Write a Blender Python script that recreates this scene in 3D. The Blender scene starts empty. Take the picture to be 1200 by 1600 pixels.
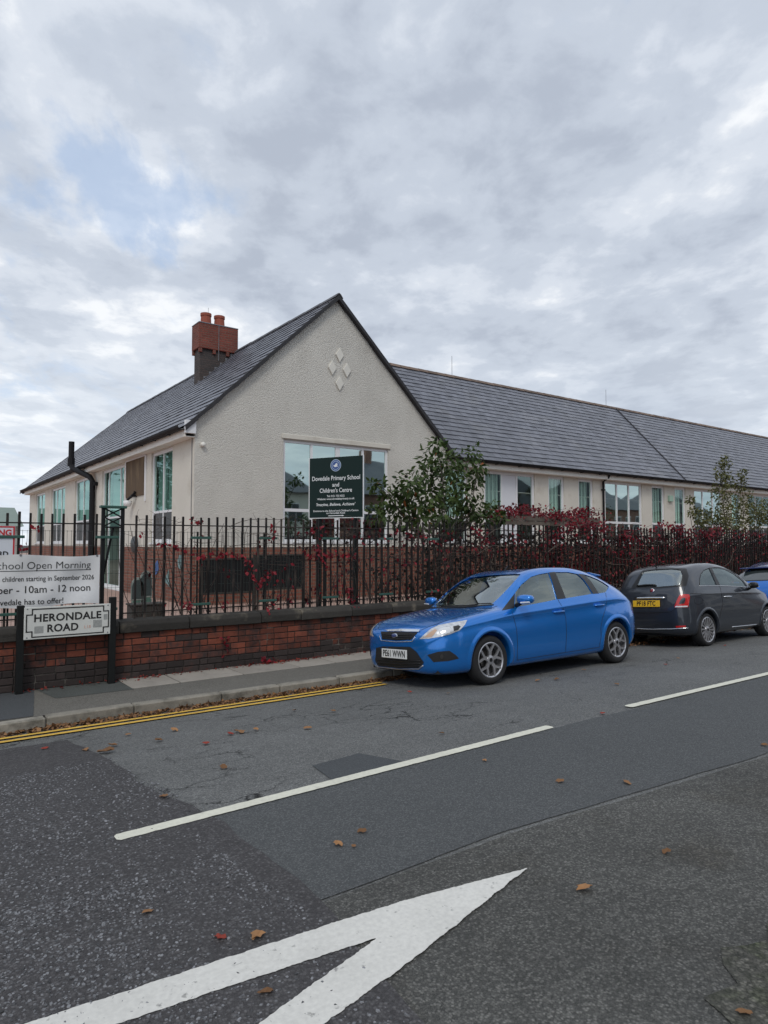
import bpy, bmesh, math, random
from math import sin, cos, pi, radians, sqrt, atan2
from mathutils import Vector, Matrix, noise as mnoise
from mathutils.geometry import delaunay_2d_cdt
from mathutils.bvhtree import BVHTree

scene = bpy.context.scene
COL = scene.collection
rnd = random.Random(7)

# ------------------------------------------------------------------ camera
H = 1.82
cam_data = bpy.data.cameras.new('camera')
cam = bpy.data.objects.new('camera', cam_data); COL.objects.link(cam)
cam_data.sensor_fit = 'VERTICAL'; cam_data.sensor_height = 24.0
cam_data.lens = 24.0*1056.0/1600.0
cam_data.clip_end = 3000; cam_data.clip_start = 0.05
RC = Matrix(((0.80803634, -0.02786332, -0.58847337),
             (-0.58913264, -0.03821648, -0.8071321),
             (0.0, 0.99888094, -0.0472955)))
cam.matrix_world = Matrix.Translation((0, 0, H)) @ RC.to_4x4()
scene.camera = cam

# ------------------------------------------------------------------ world: Nishita sky under a broken cloud deck
RIFT = (5.23, 2.82, 0)
SUN_EL, SUN_AZ = radians(47), radians(222)      # azimuth clockwise from +Y
world = bpy.data.worlds.new('World'); scene.world = world; world.use_nodes = True
def build_world():
    nt = world.node_tree; N = nt.nodes; L = nt.links; N.clear()
    def nd(t, **kw):
        n = N.new(t)
        for k, v in kw.items(): setattr(n, k, v)
        return n
    def math_(op, a, b=None, c=None, clamp=False):
        n = nd('ShaderNodeMath', operation=op, use_clamp=clamp)
        for i, q in enumerate((a, b, c)):
            if q is None: continue
            if isinstance(q, (int, float)): n.inputs[i].default_value = q
            else: L.new(q, n.inputs[i])
        return n.outputs[0]
    def noise(vec, scale, detail, rough=.5, dist=0.0, off=(0, 0, 0), sc=(1, 1, 1), rot=0.0):
        m = nd('ShaderNodeMapping', vector_type='TEXTURE'); m.inputs['Location'].default_value = off; m.inputs['Scale'].default_value = sc
        m.inputs['Rotation'].default_value = (0, 0, rot)
        L.new(vec, m.inputs[0])
        n = nd('ShaderNodeTexNoise'); n.inputs['Scale'].default_value = scale; n.inputs['Detail'].default_value = detail
        n.inputs['Roughness'].default_value = rough; n.inputs['Distortion'].default_value = dist
        L.new(m.outputs[0], n.inputs['Vector']); return n.outputs['Fac']
    def ramp(fac, stops, interp='EASE'):
        r = nd('ShaderNodeValToRGB'); r.color_ramp.interpolation = interp
        while len(r.color_ramp.elements) < len(stops): r.color_ramp.elements.new(.5)
        for e, (p, c) in zip(r.color_ramp.elements, stops):
            e.position = p; e.color = (*c, 1) if len(c) == 3 else c
        L.new(fac, r.inputs[0]); return r.outputs[0]
    def mix(fac, a, b, typ='MIX'):
        n = nd('ShaderNodeMix', data_type='RGBA', blend_type=typ)
        for s, q in ((0, fac), (6, a), (7, b)):
            if isinstance(q, (int, float)): n.inputs[s].default_value = q
            elif isinstance(q, tuple): n.inputs[s].default_value = (*q, 1)
            else: L.new(q, n.inputs[s])
        return n.outputs[2]
    sky = nd('ShaderNodeTexSky', sky_type='NISHITA', sun_disc=False)
    sky.sun_elevation = SUN_EL; sky.sun_rotation = SUN_AZ; sky.air_density = 1.0; sky.dust_density = 2.2; sky.ozone_density = 1.0
    tc = nd('ShaderNodeTexCoord'); sep = nd('ShaderNodeSeparateXYZ'); L.new(tc.outputs['Generated'], sep.inputs[0])
    z = math_('MAXIMUM', sep.outputs[2], 0.0)
    den = math_('ADD', z, 0.11)
    px = math_('DIVIDE', sep.outputs[0], den); py = math_('DIVIDE', sep.outputs[1], den)
    cmb = nd('ShaderNodeCombineXYZ'); L.new(px, cmb.inputs[0]); L.new(py, cmb.inputs[1]); P = cmb.outputs[0]
    # billows, streaks and the broad cover; the deck is drawn out along one wind direction
    WIND = radians(60)
    big = noise(P, 0.80, 3, .5, .3, (3.1, 1.4, 0), (1.15, 1, 1), WIND)
    mid = noise(P, 3.4, 10, .56, .15, (1.7, 5.2, 0), (1.1, 1, 1), WIND)
    fine = noise(P, 6.5, 7, .6, .4, (7.7, 2.2, 0), (1.15, 1, 1), WIND)
    d = math_('ADD', math_('MULTIPLY', big, .38), math_('ADD', math_('MULTIPLY', mid, .46), math_('MULTIPLY', fine, .16)))
    # thinner cover towards the north-west: rifts of blue between the billows
    band = math_('MULTIPLY_ADD', px, -.62, math_('MULTIPLY', py, .22))
    thin = ramp(math_('ADD', band, .42), [(.0, (0, 0, 0)), (.35, (.45, .45, .45)), (.62, (1, 1, 1))], 'LINEAR')
    d = math_('MULTIPLY_ADD', thin, .045, math_('SUBTRACT', d, .022))
    tone = ramp(d, [(.39, (.43, .480, .570)), (.47, (.53, .585, .675)), (.53, (.645, .695, .775)), (.60, (.87, .895, .93))])
    rift = noise(P, 2.4, 9, .58, .40, RIFT, (1.9, 1, 1), WIND)
    rv = math_('MULTIPLY_ADD', thin, .13, rift)
    gap = ramp(rv, [(.625, (0, 0, 0)), (.745, (1, 1, 1))])
    gap = math_('MULTIPLY', gap, .66)
    nish = mix(1.0, sky.outputs[0], (.115, .115, .118), 'MULTIPLY')
    blue = mix(.62, nish, (.50, .655, .90))
    col = mix(gap, tone, blue)
    # pale veil low over the horizon
    hz = ramp(z, [(.0, (1, 1, 1)), (.16, (.55, .55, .55)), (.34, (0, 0, 0))])
    lowband = noise(P, .55, 6, .55, .2, (2.0, 9.0, 0), (1.2, 1, 1), 0.2)
    lw = math_('MULTIPLY_ADD', thin, .16, math_('SUBTRACT', lowband, .04))
    hzc = ramp(lw, [(.38, (.56, .63, .73)), (.60, (.84, .90, .96))])
    col = mix(math_('MULTIPLY', hz, .62), col, hzc)
    ten = mix(1.0, col, (10, 10, 10), 'MULTIPLY')
    bg = nd('ShaderNodeBackground'); bg.inputs['Strength'].default_value = 0.10
    L.new(ten, bg.inputs[0])
    out = nd('ShaderNodeOutputWorld'); L.new(bg.outputs[0], out.inputs[0])
build_world()

# ------------------------------------------------------------------ sun behind thin cloud
sl = bpy.data.lights.new('sun', 'SUN'); sl.energy = 1.1; sl.angle = radians(18); sl.color = (1.0, .955, .89)
so = bpy.data.objects.new('sun', sl); COL.objects.link(so)
sd = Vector((sin(SUN_AZ)*cos(SUN_EL), cos(SUN_AZ)*cos(SUN_EL), sin(SUN_EL)))
so.rotation_euler = sd.to_track_quat('Z', 'Y').to_euler(); so.location = sd*60

vs = scene.view_settings
vs.view_transform = 'Standard'; vs.look = 'None'; vs.exposure = 0.12; vs.gamma = 1.0; vs.use_curve_mapping = False

# ------------------------------------------------------------------ helpers: materials
MATS = {}
def mk(name, col, rough=.6, var=None, var2=None, bump=None, bump2=None, obj=0.0, attr=0.0, metallic=0.0, spec=.5,
       coat=0.0, aniso_sc=(1, 1, 1), alpha=None, emit=None, objspace=False, tint2=None, sheen=0):
    """principled material: base colour with procedural variation and relief.
    var=(scale, amount[, detail])  noise tone;  tint2=(colour, scale, lo, hi) patches of a second colour"""
    m = bpy.data.materials.new(name); m.use_nodes = True
    nt = m.node_tree; N = nt.nodes; L = nt.links
    b = N['Principled BSDF']
    b.inputs['Base Color'].default_value = (*col, 1); b.inputs['Roughness'].default_value = rough
    b.inputs['Metallic'].default_value = metallic; b.inputs['Specular IOR Level'].default_value = spec
    if coat: b.inputs['Coat Weight'].default_value = coat; b.inputs['Coat Roughness'].default_value = .04
    if objspace:
        src = N.new('ShaderNodeTexCoord').outputs['Object']
    else:
        src = N.new('ShaderNodeNewGeometry').outputs['Position']
    mp = N.new('ShaderNodeMapping'); mp.inputs['Scale'].default_value = aniso_sc; L.new(src, mp.inputs[0]); P = mp.outputs[0]
    def nz(scale, detail=4, rough=.55):
        n = N.new('ShaderNodeTexNoise'); n.inputs['Scale'].default_value = scale; n.inputs['Detail'].default_value = detail
        n.inputs['Roughness'].default_value = rough; L.new(P, n.inputs['Vector']); return n.outputs['Fac']
    cur = None
    def mulval(fac_socket, amount, centre=.5):
        nonlocal cur
        ma = N.new('ShaderNodeMath'); ma.operation = 'MULTIPLY_ADD'; L.new(fac_socket, ma.inputs[0])
        ma.inputs[1].default_value = 2*amount; ma.inputs[2].default_value = 1 - 2*amount*centre
        mx = N.new('ShaderNodeMix'); mx.data_type = 'RGBA'; mx.blend_type = 'MULTIPLY'; mx.inputs[0].default_value = 1
        if cur is None: mx.inputs[6].default_value = (*col, 1)
        else: L.new(cur, mx.inputs[6])
        L.new(ma.outputs[0], mx.inputs[7]); cur = mx.outputs[2]
    if tint2:
        c2, sc, lo, hi = tint2
        f = nz(sc, 5, .6); r = N.new('ShaderNodeMapRange'); r.inputs[1].default_value = lo; r.inputs[2].default_value = hi
        L.new(f, r.inputs[0])
        mx = N.new('ShaderNodeMix'); mx.data_type = 'RGBA'; L.new(r.outputs[0], mx.inputs[0])
        mx.inputs[6].default_value = (*col, 1); mx.inputs[7].default_value = (*c2, 1); cur = mx.outputs[2]
    for v in (var, var2):
        if v: mulval(nz(v[0], v[2] if len(v) > 2 else 4), v[1])
    if obj:
        mulval(N.new('ShaderNodeObjectInfo').outputs['Random'], obj)
    if attr:
        a = N.new('ShaderNodeAttribute'); a.attribute_name = 'tone'; mulval(a.outputs['Fac'], attr)
    if cur is not None: L.new(cur, b.inputs['Base Color'])
    prev = None
    for bp in (bump, bump2):
        if bp:
            f = nz(bp[0], bp[3] if len(bp) > 3 else 5, .6)
            bn = N.new('ShaderNodeBump'); bn.inputs['Strength'].default_value = bp[1]; bn.inputs['Distance'].default_value = bp[2]
            L.new(f, bn.inputs['Height'])
            if prev: L.new(prev, bn.inputs['Normal'])
            prev = bn.outputs[0]
    if prev: L.new(prev, b.inputs['Normal'])
    if emit: b.inputs['Emission Color'].default_value = (*emit[0], 1); b.inputs['Emission Strength'].default_value = emit[1]
    MATS[name] = m
    return m

def glass(name, tint, refl, refl_tint=(1, 1, 1), rough=.02, ior=1.5):
    """window glass: part see-through, part mirror by Fresnel plus a coating share"""
    m = bpy.data.materials.new(name); m.use_nodes = True; nt = m.node_tree; N = nt.nodes; L = nt.links; N.clear()
    tr = N.new('ShaderNodeBsdfTransparent'); tr.inputs[0].default_value = (*tint, 1)
    gl = N.new('ShaderNodeBsdfGlossy'); gl.inputs[0].default_value = (*refl_tint, 1); gl.inputs['Roughness'].default_value = rough
    # Schlick reflectance, the same from both sides of the pane
    ge = N.new('ShaderNodeNewGeometry'); dt = N.new('ShaderNodeVectorMath'); dt.operation = 'DOT_PRODUCT'; L.new(ge.outputs['Normal'], dt.inputs[0]); L.new(ge.outputs['Incoming'], dt.inputs[1])
    ab = N.new('ShaderNodeMath'); ab.operation = 'ABSOLUTE'; L.new(dt.outputs['Value'], ab.inputs[0])
    om = N.new('ShaderNodeMath'); om.operation = 'SUBTRACT'; om.inputs[0].default_value = 1; om.use_clamp = True; L.new(ab.outputs[0], om.inputs[1])
    pw = N.new('ShaderNodeMath'); pw.operation = 'POWER'; L.new(om.outputs[0], pw.inputs[0]); pw.inputs[1].default_value = 5
    f0 = ((ior-1)/(ior+1))**2*2
    fr = N.new('ShaderNodeMath'); fr.operation = 'MULTIPLY_ADD'; L.new(pw.outputs[0], fr.inputs[0]); fr.inputs[1].default_value = 1-f0; fr.inputs[2].default_value = f0
    ma = N.new('ShaderNodeMath'); ma.operation = 'ADD'; ma.use_clamp = True; L.new(fr.outputs[0], ma.inputs[0]); ma.inputs[1].default_value = refl
    n = N.new('ShaderNodeTexNoise'); n.inputs['Scale'].default_value = .9; n.inputs['Detail'].default_value = 1
    g = N.new('ShaderNodeNewGeometry'); L.new(g.outputs['Position'], n.inputs['Vector'])
    bn = N.new('ShaderNodeBump'); bn.inputs['Strength'].default_value = .06; bn.inputs['Distance'].default_value = .05
    L.new(n.outputs['Fac'], bn.inputs['Height']); L.new(bn.outputs[0], gl.inputs['Normal'])
    mx = N.new('ShaderNodeMixShader'); L.new(ma.outputs[0], mx.inputs[0]); L.new(tr.outputs[0], mx.inputs[1]); L.new(gl.outputs[0], mx.inputs[2])
    o = N.new('ShaderNodeOutputMaterial'); L.new(mx.outputs[0], o.inputs[0])
    MATS[name] = m
    return m

def brickmat(name, c1, c2, mortar, bw=.235, bh=.085, joint=.011, dirt=None):
    """far brickwork, too small to pick the bricks apart"""
    m = bpy.data.materials.new(name); m.use_nodes = True; nt = m.node_tree; N = nt.nodes; L = nt.links
    b = N['Principled BSDF']; b.inputs['Roughness'].default_value = .85
    g = N.new('ShaderNodeNewGeometry'); s = N.new('ShaderNodeSeparateXYZ'); L.new(g.outputs['Position'], s.inputs[0])
    ad = N.new('ShaderNodeMath'); ad.operation = 'ADD'; L.new(s.outputs[0], ad.inputs[0]); L.new(s.outputs[1], ad.inputs[1])
    c = N.new('ShaderNodeCombineXYZ'); L.new(ad.outputs[0], c.inputs[0]); L.new(s.outputs[2], c.inputs[1])
    t = N.new('ShaderNodeTexBrick'); L.new(c.outputs[0], t.inputs['Vector']); t.inputs['Scale'].default_value = 1
    t.inputs['Brick Width'].default_value = bw; t.inputs['Row Height'].default_value = bh; t.inputs['Mortar Size'].default_value = joint
    t.inputs['Color1'].default_value = (*c1, 1); t.inputs['Color2'].default_value = (*c2, 1); t.inputs['Mortar'].default_value = (*mortar, 1)
    n = N.new('ShaderNodeTexNoise'); n.inputs['Scale'].default_value = 2.3; n.inputs['Detail'].default_value = 6; L.new(g.outputs['Position'], n.inputs['Vector'])
    r = N.new('ShaderNodeMapRange'); r.inputs[3].default_value = .55; r.inputs[4].default_value = 1.4; L.new(n.outputs['Fac'], r.inputs[0])
    mx = N.new('ShaderNodeMix'); mx.data_type = 'RGBA'; mx.blend_type = 'MULTIPLY'; mx.inputs[0].default_value = 1
    L.new(t.outputs['Color'], mx.inputs[6]); L.new(r.outputs[0], mx.inputs[7]); L.new(mx.outputs[2], b.inputs['Base Color'])
    bn = N.new('ShaderNodeBump'); bn.inputs['Strength'].default_value = .6; bn.inputs['Distance'].default_value = .008; bn.invert = True
    L.new(t.outputs['Fac'], bn.inputs['Height']); L.new(bn.outputs[0], b.inputs['Normal'])
    MATS[name] = m
    return m

# ------------------------------------------------------------------ helpers: objects
def link(o, parent=None):
    COL.objects.link(o)
    if parent is not None:
        o.parent = parent
        if parent.type == 'EMPTY' and parent.get('_world'):
            o.matrix_parent_inverse = Matrix.Translation(-Vector(parent['_world']))
    return o
def tag(o, label=None, cat=None, group=None, kind=None):
    for k, v in (('label', label), ('category', cat), ('group', group), ('kind', kind)):
        if v: o[k] = v
    return o
def thing(name, loc, label, cat, group=None, world=True, rot=None):
    """Empty at the thing's base; with world=True its parts are given in world coordinates"""
    o = bpy.data.objects.new(name, None); o.location = loc; o.empty_display_size = .2
    if rot: o.rotation_euler = rot
    COL.objects.link(o)
    if world: o['_world'] = tuple(float(a) for a in loc)
    return tag(o, label, cat, group)

class MB:
    def __init__(s): s.v = []; s.f = []; s.m = []
    def add(s, verts, faces, mi=0):
        n = len(s.v); s.v.extend(tuple(p) for p in verts)
        for f in faces: s.f.append(tuple(n+i for i in f)); s.m.append(mi)
        return s
    def box(s, x0, x1, y0, y1, z0, z1, mi=0):
        return s.add([(x0, y0, z0), (x1, y0, z0), (x1, y1, z0), (x0, y1, z0), (x0, y0, z1), (x1, y0, z1), (x1, y1, z1), (x0, y1, z1)],
                     [(0, 3, 2, 1), (4, 5, 6, 7), (0, 1, 5, 4), (1, 2, 6, 5), (2, 3, 7, 6), (3, 0, 4, 7)], mi)
    def obox(s, c, size, R=None, mi=0):
        R = R or Matrix.Identity(3); hx, hy, hz = (q/2 for q in size); c = Vector(c)
        vv = [c + R @ Vector((sx*hx, sy*hy, sz*hz)) for sz in (-1, 1) for sx, sy in ((-1, -1), (1, -1), (1, 1), (-1, 1))]
        return s.add(vv, [(0, 3, 2, 1), (4, 5, 6, 7), (0, 1, 5, 4), (1, 2, 6, 5), (2, 3, 7, 6), (3, 0, 4, 7)], mi)
    def extr(s, pts, off, mi=0):
        """closed prism from a planar outline pts and an offset vector"""
        n = len(pts); off = Vector(off); a = [Vector(p) for p in pts]
        return s.add(a + [p+off for p in a], [tuple(range(n))[::-1], tuple(range(n, 2*n))] + [(i, (i+1) % n, n+(i+1) % n, n+i) for i in range(n)], mi)
    def tube(s, pts, r, n=8, mi=0, cap=True):
        pts = [Vector(p) for p in pts]; rs = r if isinstance(r, (list, tuple)) else [r]*len(pts)
        base = len(s.v); up = None
        for i, p in enumerate(pts):
            t = (pts[min(i+1, len(pts)-1)] - pts[max(i-1, 0)])
            t = t.normalized() if t.length > 1e-9 else Vector((0, 0, 1))
            if up is None: up = t.orthogonal().normalized()
            up = (up - t*up.dot(t)); up = up.normalized() if up.length > 1e-6 else t.orthogonal().normalized()
            w = t.cross(up)
            for k in range(n):
                a = 2*pi*k/n; s.v.append(tuple(p + (up*cos(a) + w*sin(a))*rs[i]))
        for i in range(len(pts)-1):
            for k in range(n):
                a, b = base+i*n+k, base+i*n+(k+1) % n
                s.f.append((a, b, b+n, a+n)); s.m.append(mi)
        if cap:
            s.f.append(tuple(base+k for k in range(n))[::-1]); s.m.append(mi)
            e = base+(len(pts)-1)*n; s.f.append(tuple(e+k for k in range(n))); s.m.append(mi)
        return s
    def lathe(s, prof, n=16, M=None, mi=0, close=False):
        """profile [(r, h)] turned about local z, then transformed by M"""
        M = M or Matrix.Identity(4); base = len(s.v)
        for r, h in prof:
            for k in range(n):
                a = 2*pi*k/n; s.v.append(tuple(M @ Vector((r*cos(a), r*sin(a), h))))
        m = len(prof)
        for i in range(m if close else m-1):
            j = (i+1) % m
            for k in range(n):
                k2 = (k+1) % n
                s.f.append((base+i*n+k, base+i*n+k2, base+j*n+k2, base+j*n+k)); s.m.append(mi)
        return s
    def mesh(s, name, mats, smooth=False, recalc=True, bevel=0, merge=False):
        me = bpy.data.meshes.new(name); me.from_pydata(s.v, [], s.f)
        for m in (mats if isinstance(mats, (list, tuple)) else [mats]): me.materials.append(MATS[m] if isinstance(m, str) else m)
        if any(s.m): me.polygons.foreach_set('material_index', s.m)
        if recalc or bevel or merge:
            bm = bmesh.new(); bm.from_mesh(me)
            if merge: bmesh.ops.remove_doubles(bm, verts=bm.verts, dist=1e-5)
            if recalc: bmesh.ops.recalc_face_normals(bm, faces=bm.faces)
            if bevel: bmesh.ops.bevel(bm, geom=bm.edges[:], offset=bevel, segments=1, affect='EDGES', profile=.6)
            bm.to_mesh(me); bm.free()
        if smooth: me.polygons.foreach_set('use_smooth', [True]*len(me.polygons))
        me.update(); return me
    def build(s, name, mats, parent=None, **kw):
        o = bpy.data.objects.new(name, s.mesh(name, mats, **kw)); return link(o, parent)

def place(name, me, parent, loc=(0, 0, 0), rot=None, scale=None):
    o = bpy.data.objects.new(name, me)
    if rot is not None: o.rotation_euler = rot
    if scale is not None: o.scale = scale
    o.location = loc
    return link(o, parent)

def cdt(outline, holes=(), extra=()):
    """triangulate an outline with holes in 2D -> (verts2d, faces)"""
    vs_, es = [], []
    def ring(r):
        n = len(vs_); vs_.extend(Vector(p) for p in r); es.extend((n+i, n+(i+1) % len(r)) for i in range(len(r)))
    ring(outline)
    for h in holes: ring(h)
    vs_.extend(Vector(p) for p in extra)
    v, e, f, *_ = delaunay_2d_cdt(vs_, es, [], 1 if not holes else 0, 1e-6)
    if holes:
        def inside(p, poly):
            c = False; j = len(poly)-1
            for i in range(len(poly)):
                (xi, yi), (xj, yj) = poly[i], poly[j]
                if (yi > p[1]) != (yj > p[1]) and p[0] < (xj-xi)*(p[1]-yi)/(yj-yi)+xi: c = not c
                j = i
            return c
        f = [t for t in f if (lambda c: inside(c, outline) and not any(inside(c, h) for h in holes))(
            (sum(v[i][0] for i in t)/len(t), sum(v[i][1] for i in t)/len(t)))]
    return v, f

def textmesh(body, size, bold=0.0, align='CENTER', shear=0.0, extrude=0.0, sx=1.0, space=1.0):
    c = bpy.data.curves.new('lettering', 'FONT'); c.body = body; c.size = size; c.align_x = align; c.align_y = 'CENTER'
    c.offset = bold; c.shear = shear; c.extrude = extrude; c.resolution_u = 3; c.space_character = space
    o = bpy.data.objects.new('lettering', c); COL.objects.link(o)
    dg = bpy.context.evaluated_depsgraph_get()
    me = bpy.data.meshes.new_from_object(o.evaluated_get(dg)); bpy.data.objects.remove(o); bpy.data.curves.remove(c)
    if sx != 1.0:
        for v in me.vertices: v.co.x *= sx
    return me
def lettering(body, size, mat, parent, M, name='lettering', fn=None, **kw):
    """text as real thin geometry: M maps text plane (x right, y up, z out) to the space of the parent"""
    me = textmesh(body, size, **kw)
    for v in me.vertices:
        p = v.co.copy()
        v.co = fn(p) if fn else M @ p
    me.materials.clear(); me.materials.append(MATS[mat]); me.name = name
    o = bpy.data.objects.new(name, me); return link(o, parent)

def interp(xs, ys, x):
    if x <= xs[0]: return ys[0]
    for i in range(len(xs)-1):
        if x <= xs[i+1]:
            t = (x-xs[i])/(xs[i+1]-xs[i]); return ys[i]+(ys[i+1]-ys[i])*t
    return ys[-1]
_RY = [-60, -8, -4, 0, 2.2, 3.6, 4.5, 5.4, 6.3, 7.2, 7.95, 8.2]; _RZ = [-.1, -.05, .0, .07, .10, .112, .10, .06, 0, -.07, -.13, -.15]
def rz(y):
    return sum(interp(_RY, _RZ, y+k*.15) for k in (-1, 0, 1))/3

# ================================================================== MATERIALS
def asphalt(name, dark, light, scale, bump=.5, crack=0.0, stain=.25, tint=None, rough=.85, fine=240.0):
    m = bpy.data.materials.new(name); m.use_nodes = True; nt = m.node_tree; N = nt.nodes; L = nt.links
    b = N['Principled BSDF']; b.inputs['Roughness'].default_value = rough; b.inputs['Specular IOR Level'].default_value = .35
    g = N.new('ShaderNodeNewGeometry'); P = g.outputs['Position']
    def mth(op, a, c=None, d=None, clamp=False):
        n = N.new('ShaderNodeMath'); n.operation = op; n.use_clamp = clamp
        for i, q in enumerate((a, c, d)):
            if q is None: continue
            if isinstance(q, (int, float)): n.inputs[i].default_value = q
            else: L.new(q, n.inputs[i])
        return n.outputs[0]
    def nz(scale, detail=5, rough=.6, vec=P, out='Fac'):
        n = N.new('ShaderNodeTexNoise'); n.inputs['Scale'].default_value = scale; n.inputs['Detail'].default_value = detail
        n.inputs['Roughness'].default_value = rough; L.new(vec, n.inputs['Vector']); return n.outputs[out]
    v = N.new('ShaderNodeTexVoronoi'); v.inputs['Scale'].default_value = scale; L.new(P, v.inputs['Vector'])
    sp = N.new('ShaderNodeSeparateColor'); L.new(v.outputs['Color'], sp.inputs[0])
    v2 = N.new('ShaderNodeTexVoronoi'); v2.inputs['Scale'].default_value = fine; L.new(P, v2.inputs['Vector'])
    sp2 = N.new('ShaderNodeSeparateColor'); L.new(v2.outputs['Color'], sp2.inputs[0])
    sel = mth('POWER', sp.outputs[0], 1.7)
    edge = mth('SUBTRACT', 1.0, mth('MULTIPLY', v.outputs['Distance'], 1.1), clamp=True)
    f = mth('MULTIPLY', mth('ADD', mth('MULTIPLY', sel, edge), mth('MULTIPLY', sp2.outputs[1], .30)), .8)
    mx = N.new('ShaderNodeMix'); mx.data_type = 'RGBA'; L.new(f, mx.inputs[0]); mx.inputs[6].default_value = (*dark, 1); mx.inputs[7].default_value = (*light, 1)
    cur = mx.outputs[2]
    big = nz(.55, 6, .62); med = nz(3.1, 6, .65)
    st = mth('ADD', mth('MULTIPLY', big, .6), mth('MULTIPLY', med, .4))
    mul = mth('MULTIPLY_ADD', st, stain*3.2, 1-stain*1.6)
    m2 = N.new('ShaderNodeMix'); m2.data_type = 'RGBA'; m2.blend_type = 'MULTIPLY'; m2.inputs[0].default_value = 1
    L.new(cur, m2.inputs[6]); L.new(mul, m2.inputs[7]); cur = m2.outputs[2]
    if tint:
        c2, sc, lo, hi = tint
        r = N.new('ShaderNodeMapRange'); r.inputs[1].default_value = lo; r.inputs[2].default_value = hi; L.new(nz(sc, 6, .6), r.inputs[0])
        m3 = N.new('ShaderNodeMix'); m3.data_type = 'RGBA'; m3.blend_type = 'MULTIPLY'; L.new(r.outputs[0], m3.inputs[0]); L.new(cur, m3.inputs[6]); m3.inputs[7].default_value = (*c2, 1)
        cur = m3.outputs[2]
    h = mth('MULTIPLY', edge, sel)
    hh = mth('ADD', h, mth('MULTIPLY', sp2.outputs[0], .35))
    if crack:
        mp = N.new('ShaderNodeMapping'); mp.inputs['Scale'].default_value = (.8, 2.1, 1); mp.inputs['Rotation'].default_value = (0, 0, .06)
        wv = N.new('ShaderNodeVectorMath'); wv.operation = 'MULTIPLY_ADD'; L.new(nz(2.6, 5, .65, out='Color'), wv.inputs[0]); wv.inputs[1].default_value = (.55, .55, 0); L.new(P, wv.inputs[2])
        L.new(wv.outputs[0], mp.inputs[0])
        cv = N.new('ShaderNodeTexVoronoi'); cv.feature = 'DISTANCE_TO_EDGE'; cv.inputs['Scale'].default_value = 1.9; L.new(mp.outputs[0], cv.inputs['Vector'])
        mask = mth('MULTIPLY', mth('SUBTRACT', nz(.75, 4, .6), .51), 9.0, clamp=True)
        wd = mth('MULTIPLY', nz(7.0, 3), .055)
        ln = mth('SUBTRACT', 1.0, mth('DIVIDE', cv.outputs['Distance'], mth('MAXIMUM', wd, .002)), clamp=True)
        cr = mth('MULTIPLY', mth('MULTIPLY', ln, mask), crack, clamp=True)
        m4 = N.new('ShaderNodeMix'); m4.data_type = 'RGBA'; L.new(cr, m4.inputs[0]); L.new(cur, m4.inputs[6]); m4.inputs[7].default_value = (.008, .008, .008, 1); cur = m4.outputs[2]
        hh = mth('SUBTRACT', hh, mth('MULTIPLY', cr, 2.5))
    L.new(cur, b.inputs['Base Color'])
    bn = N.new('ShaderNodeBump'); bn.inputs['Strength'].default_value = bump; bn.inputs['Distance'].default_value = .006; L.new(hh, bn.inputs['Height']); L.new(bn.outputs[0], b.inputs['Normal'])
    MATS[name] = m; return m

asphalt('old_asphalt', (.070, .072, .071), (.35, .355, .345), 95, .9, crack=1.0, stain=.30, fine=330)
asphalt('new_asphalt', (.045, .049, .051), (.195, .20, .20), 110, .6, stain=.12, fine=420)
asphalt('brown_asphalt', (.030, .031, .029), (.27, .265, .245), 85, .9, crack=.12, stain=.48, tint=((.62, .56, .48), 1.3, .5, .75), fine=330)
asphalt('chip_asphalt', (.034, .032, .033), (.17, .165, .168), 70, .95, stain=.22, fine=300)
asphalt('patch_asphalt', (.048, .052, .056), (.13, .14, .145), 150, .6, stain=.2, fine=420)
asphalt('pavement_asphalt', (.080, .076, .066), (.34, .325, .29), 130, .7, stain=.22, fine=420)
asphalt('green_tarmac', (.058, .064, .060), (.15, .16, .15), 150, .6, stain=.3, fine=420)
asphalt('edge_rubble', (.026, .027, .022), (.24, .23, .20), 60, 1.0, stain=.6, tint=((.5, .62, .35), 4, .5, .65), fine=150)
mk('soil', (.055, .045, .035), .95, var=(3, .4), bump=(30, .6, .02))
mk('stone_chip', (.125, .127, .134), .6, obj=0, attr=.8, var=(60, .25))
mk('paint_white', (.60, .59, .55), .7, var=(2.2, .16, 8), var2=(45, .22, 6), bump=(160, .12, .002), tint2=((.26, .255, .24), 20, .63, .72))
mk('paint_cream', (.63, .62, .52), .7, var=(2.5, .12, 8), var2=(40, .18, 6), bump=(160, .35, .003), tint2=((.40, .39, .34), 10, .60, .76))
mk('paint_yellow', (.66, .41, .06), .7, var=(3, .2, 8), var2=(40, .25, 6), bump=(160, .35, .003), tint2=((.30, .20, .06), 8, .56, .72))
mk('kerb_stone', (.27, .25, .21), .9, var=(4, .35, 6), var2=(60, .28), bump=(70, .5, .008), obj=.16, tint2=((.09, .085, .07), 3.5, .5, .7))
mk('flag_stone', (.31, .285, .25), .9, var=(3, .22, 6), var2=(110, .18), bump=(120, .35, .004), obj=.16, tint2=((.20, .19, .17), 2.6, .54, .74))
mk('joint_dirt', (.045, .042, .035), .95, var=(12, .4))
mk('yard_paving', (.40, .27, .22), .9, var=(2, .25, 6), obj=.14, var2=(40, .15))
mk('red_brick', (.150, .040, .022), .88, var=(14, .42, 6), var2=(70, .22), bump=(80, .6, .006), obj=.38, tint2=((.036, .022, .020), 4, .46, .66))
mk('dark_brick', (.034, .025, .023), .9, var=(14, .4, 6), var2=(70, .25), bump=(80, .6, .006), obj=.34, tint2=((.075, .028, .020), 5, .60, .74))
mk('mortar', (.030, .026, .023), .95, var=(10, .4, 6), bump=(60, .6, .006), tint2=((.20, .18, .155), 2.4, .58, .68))
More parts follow.
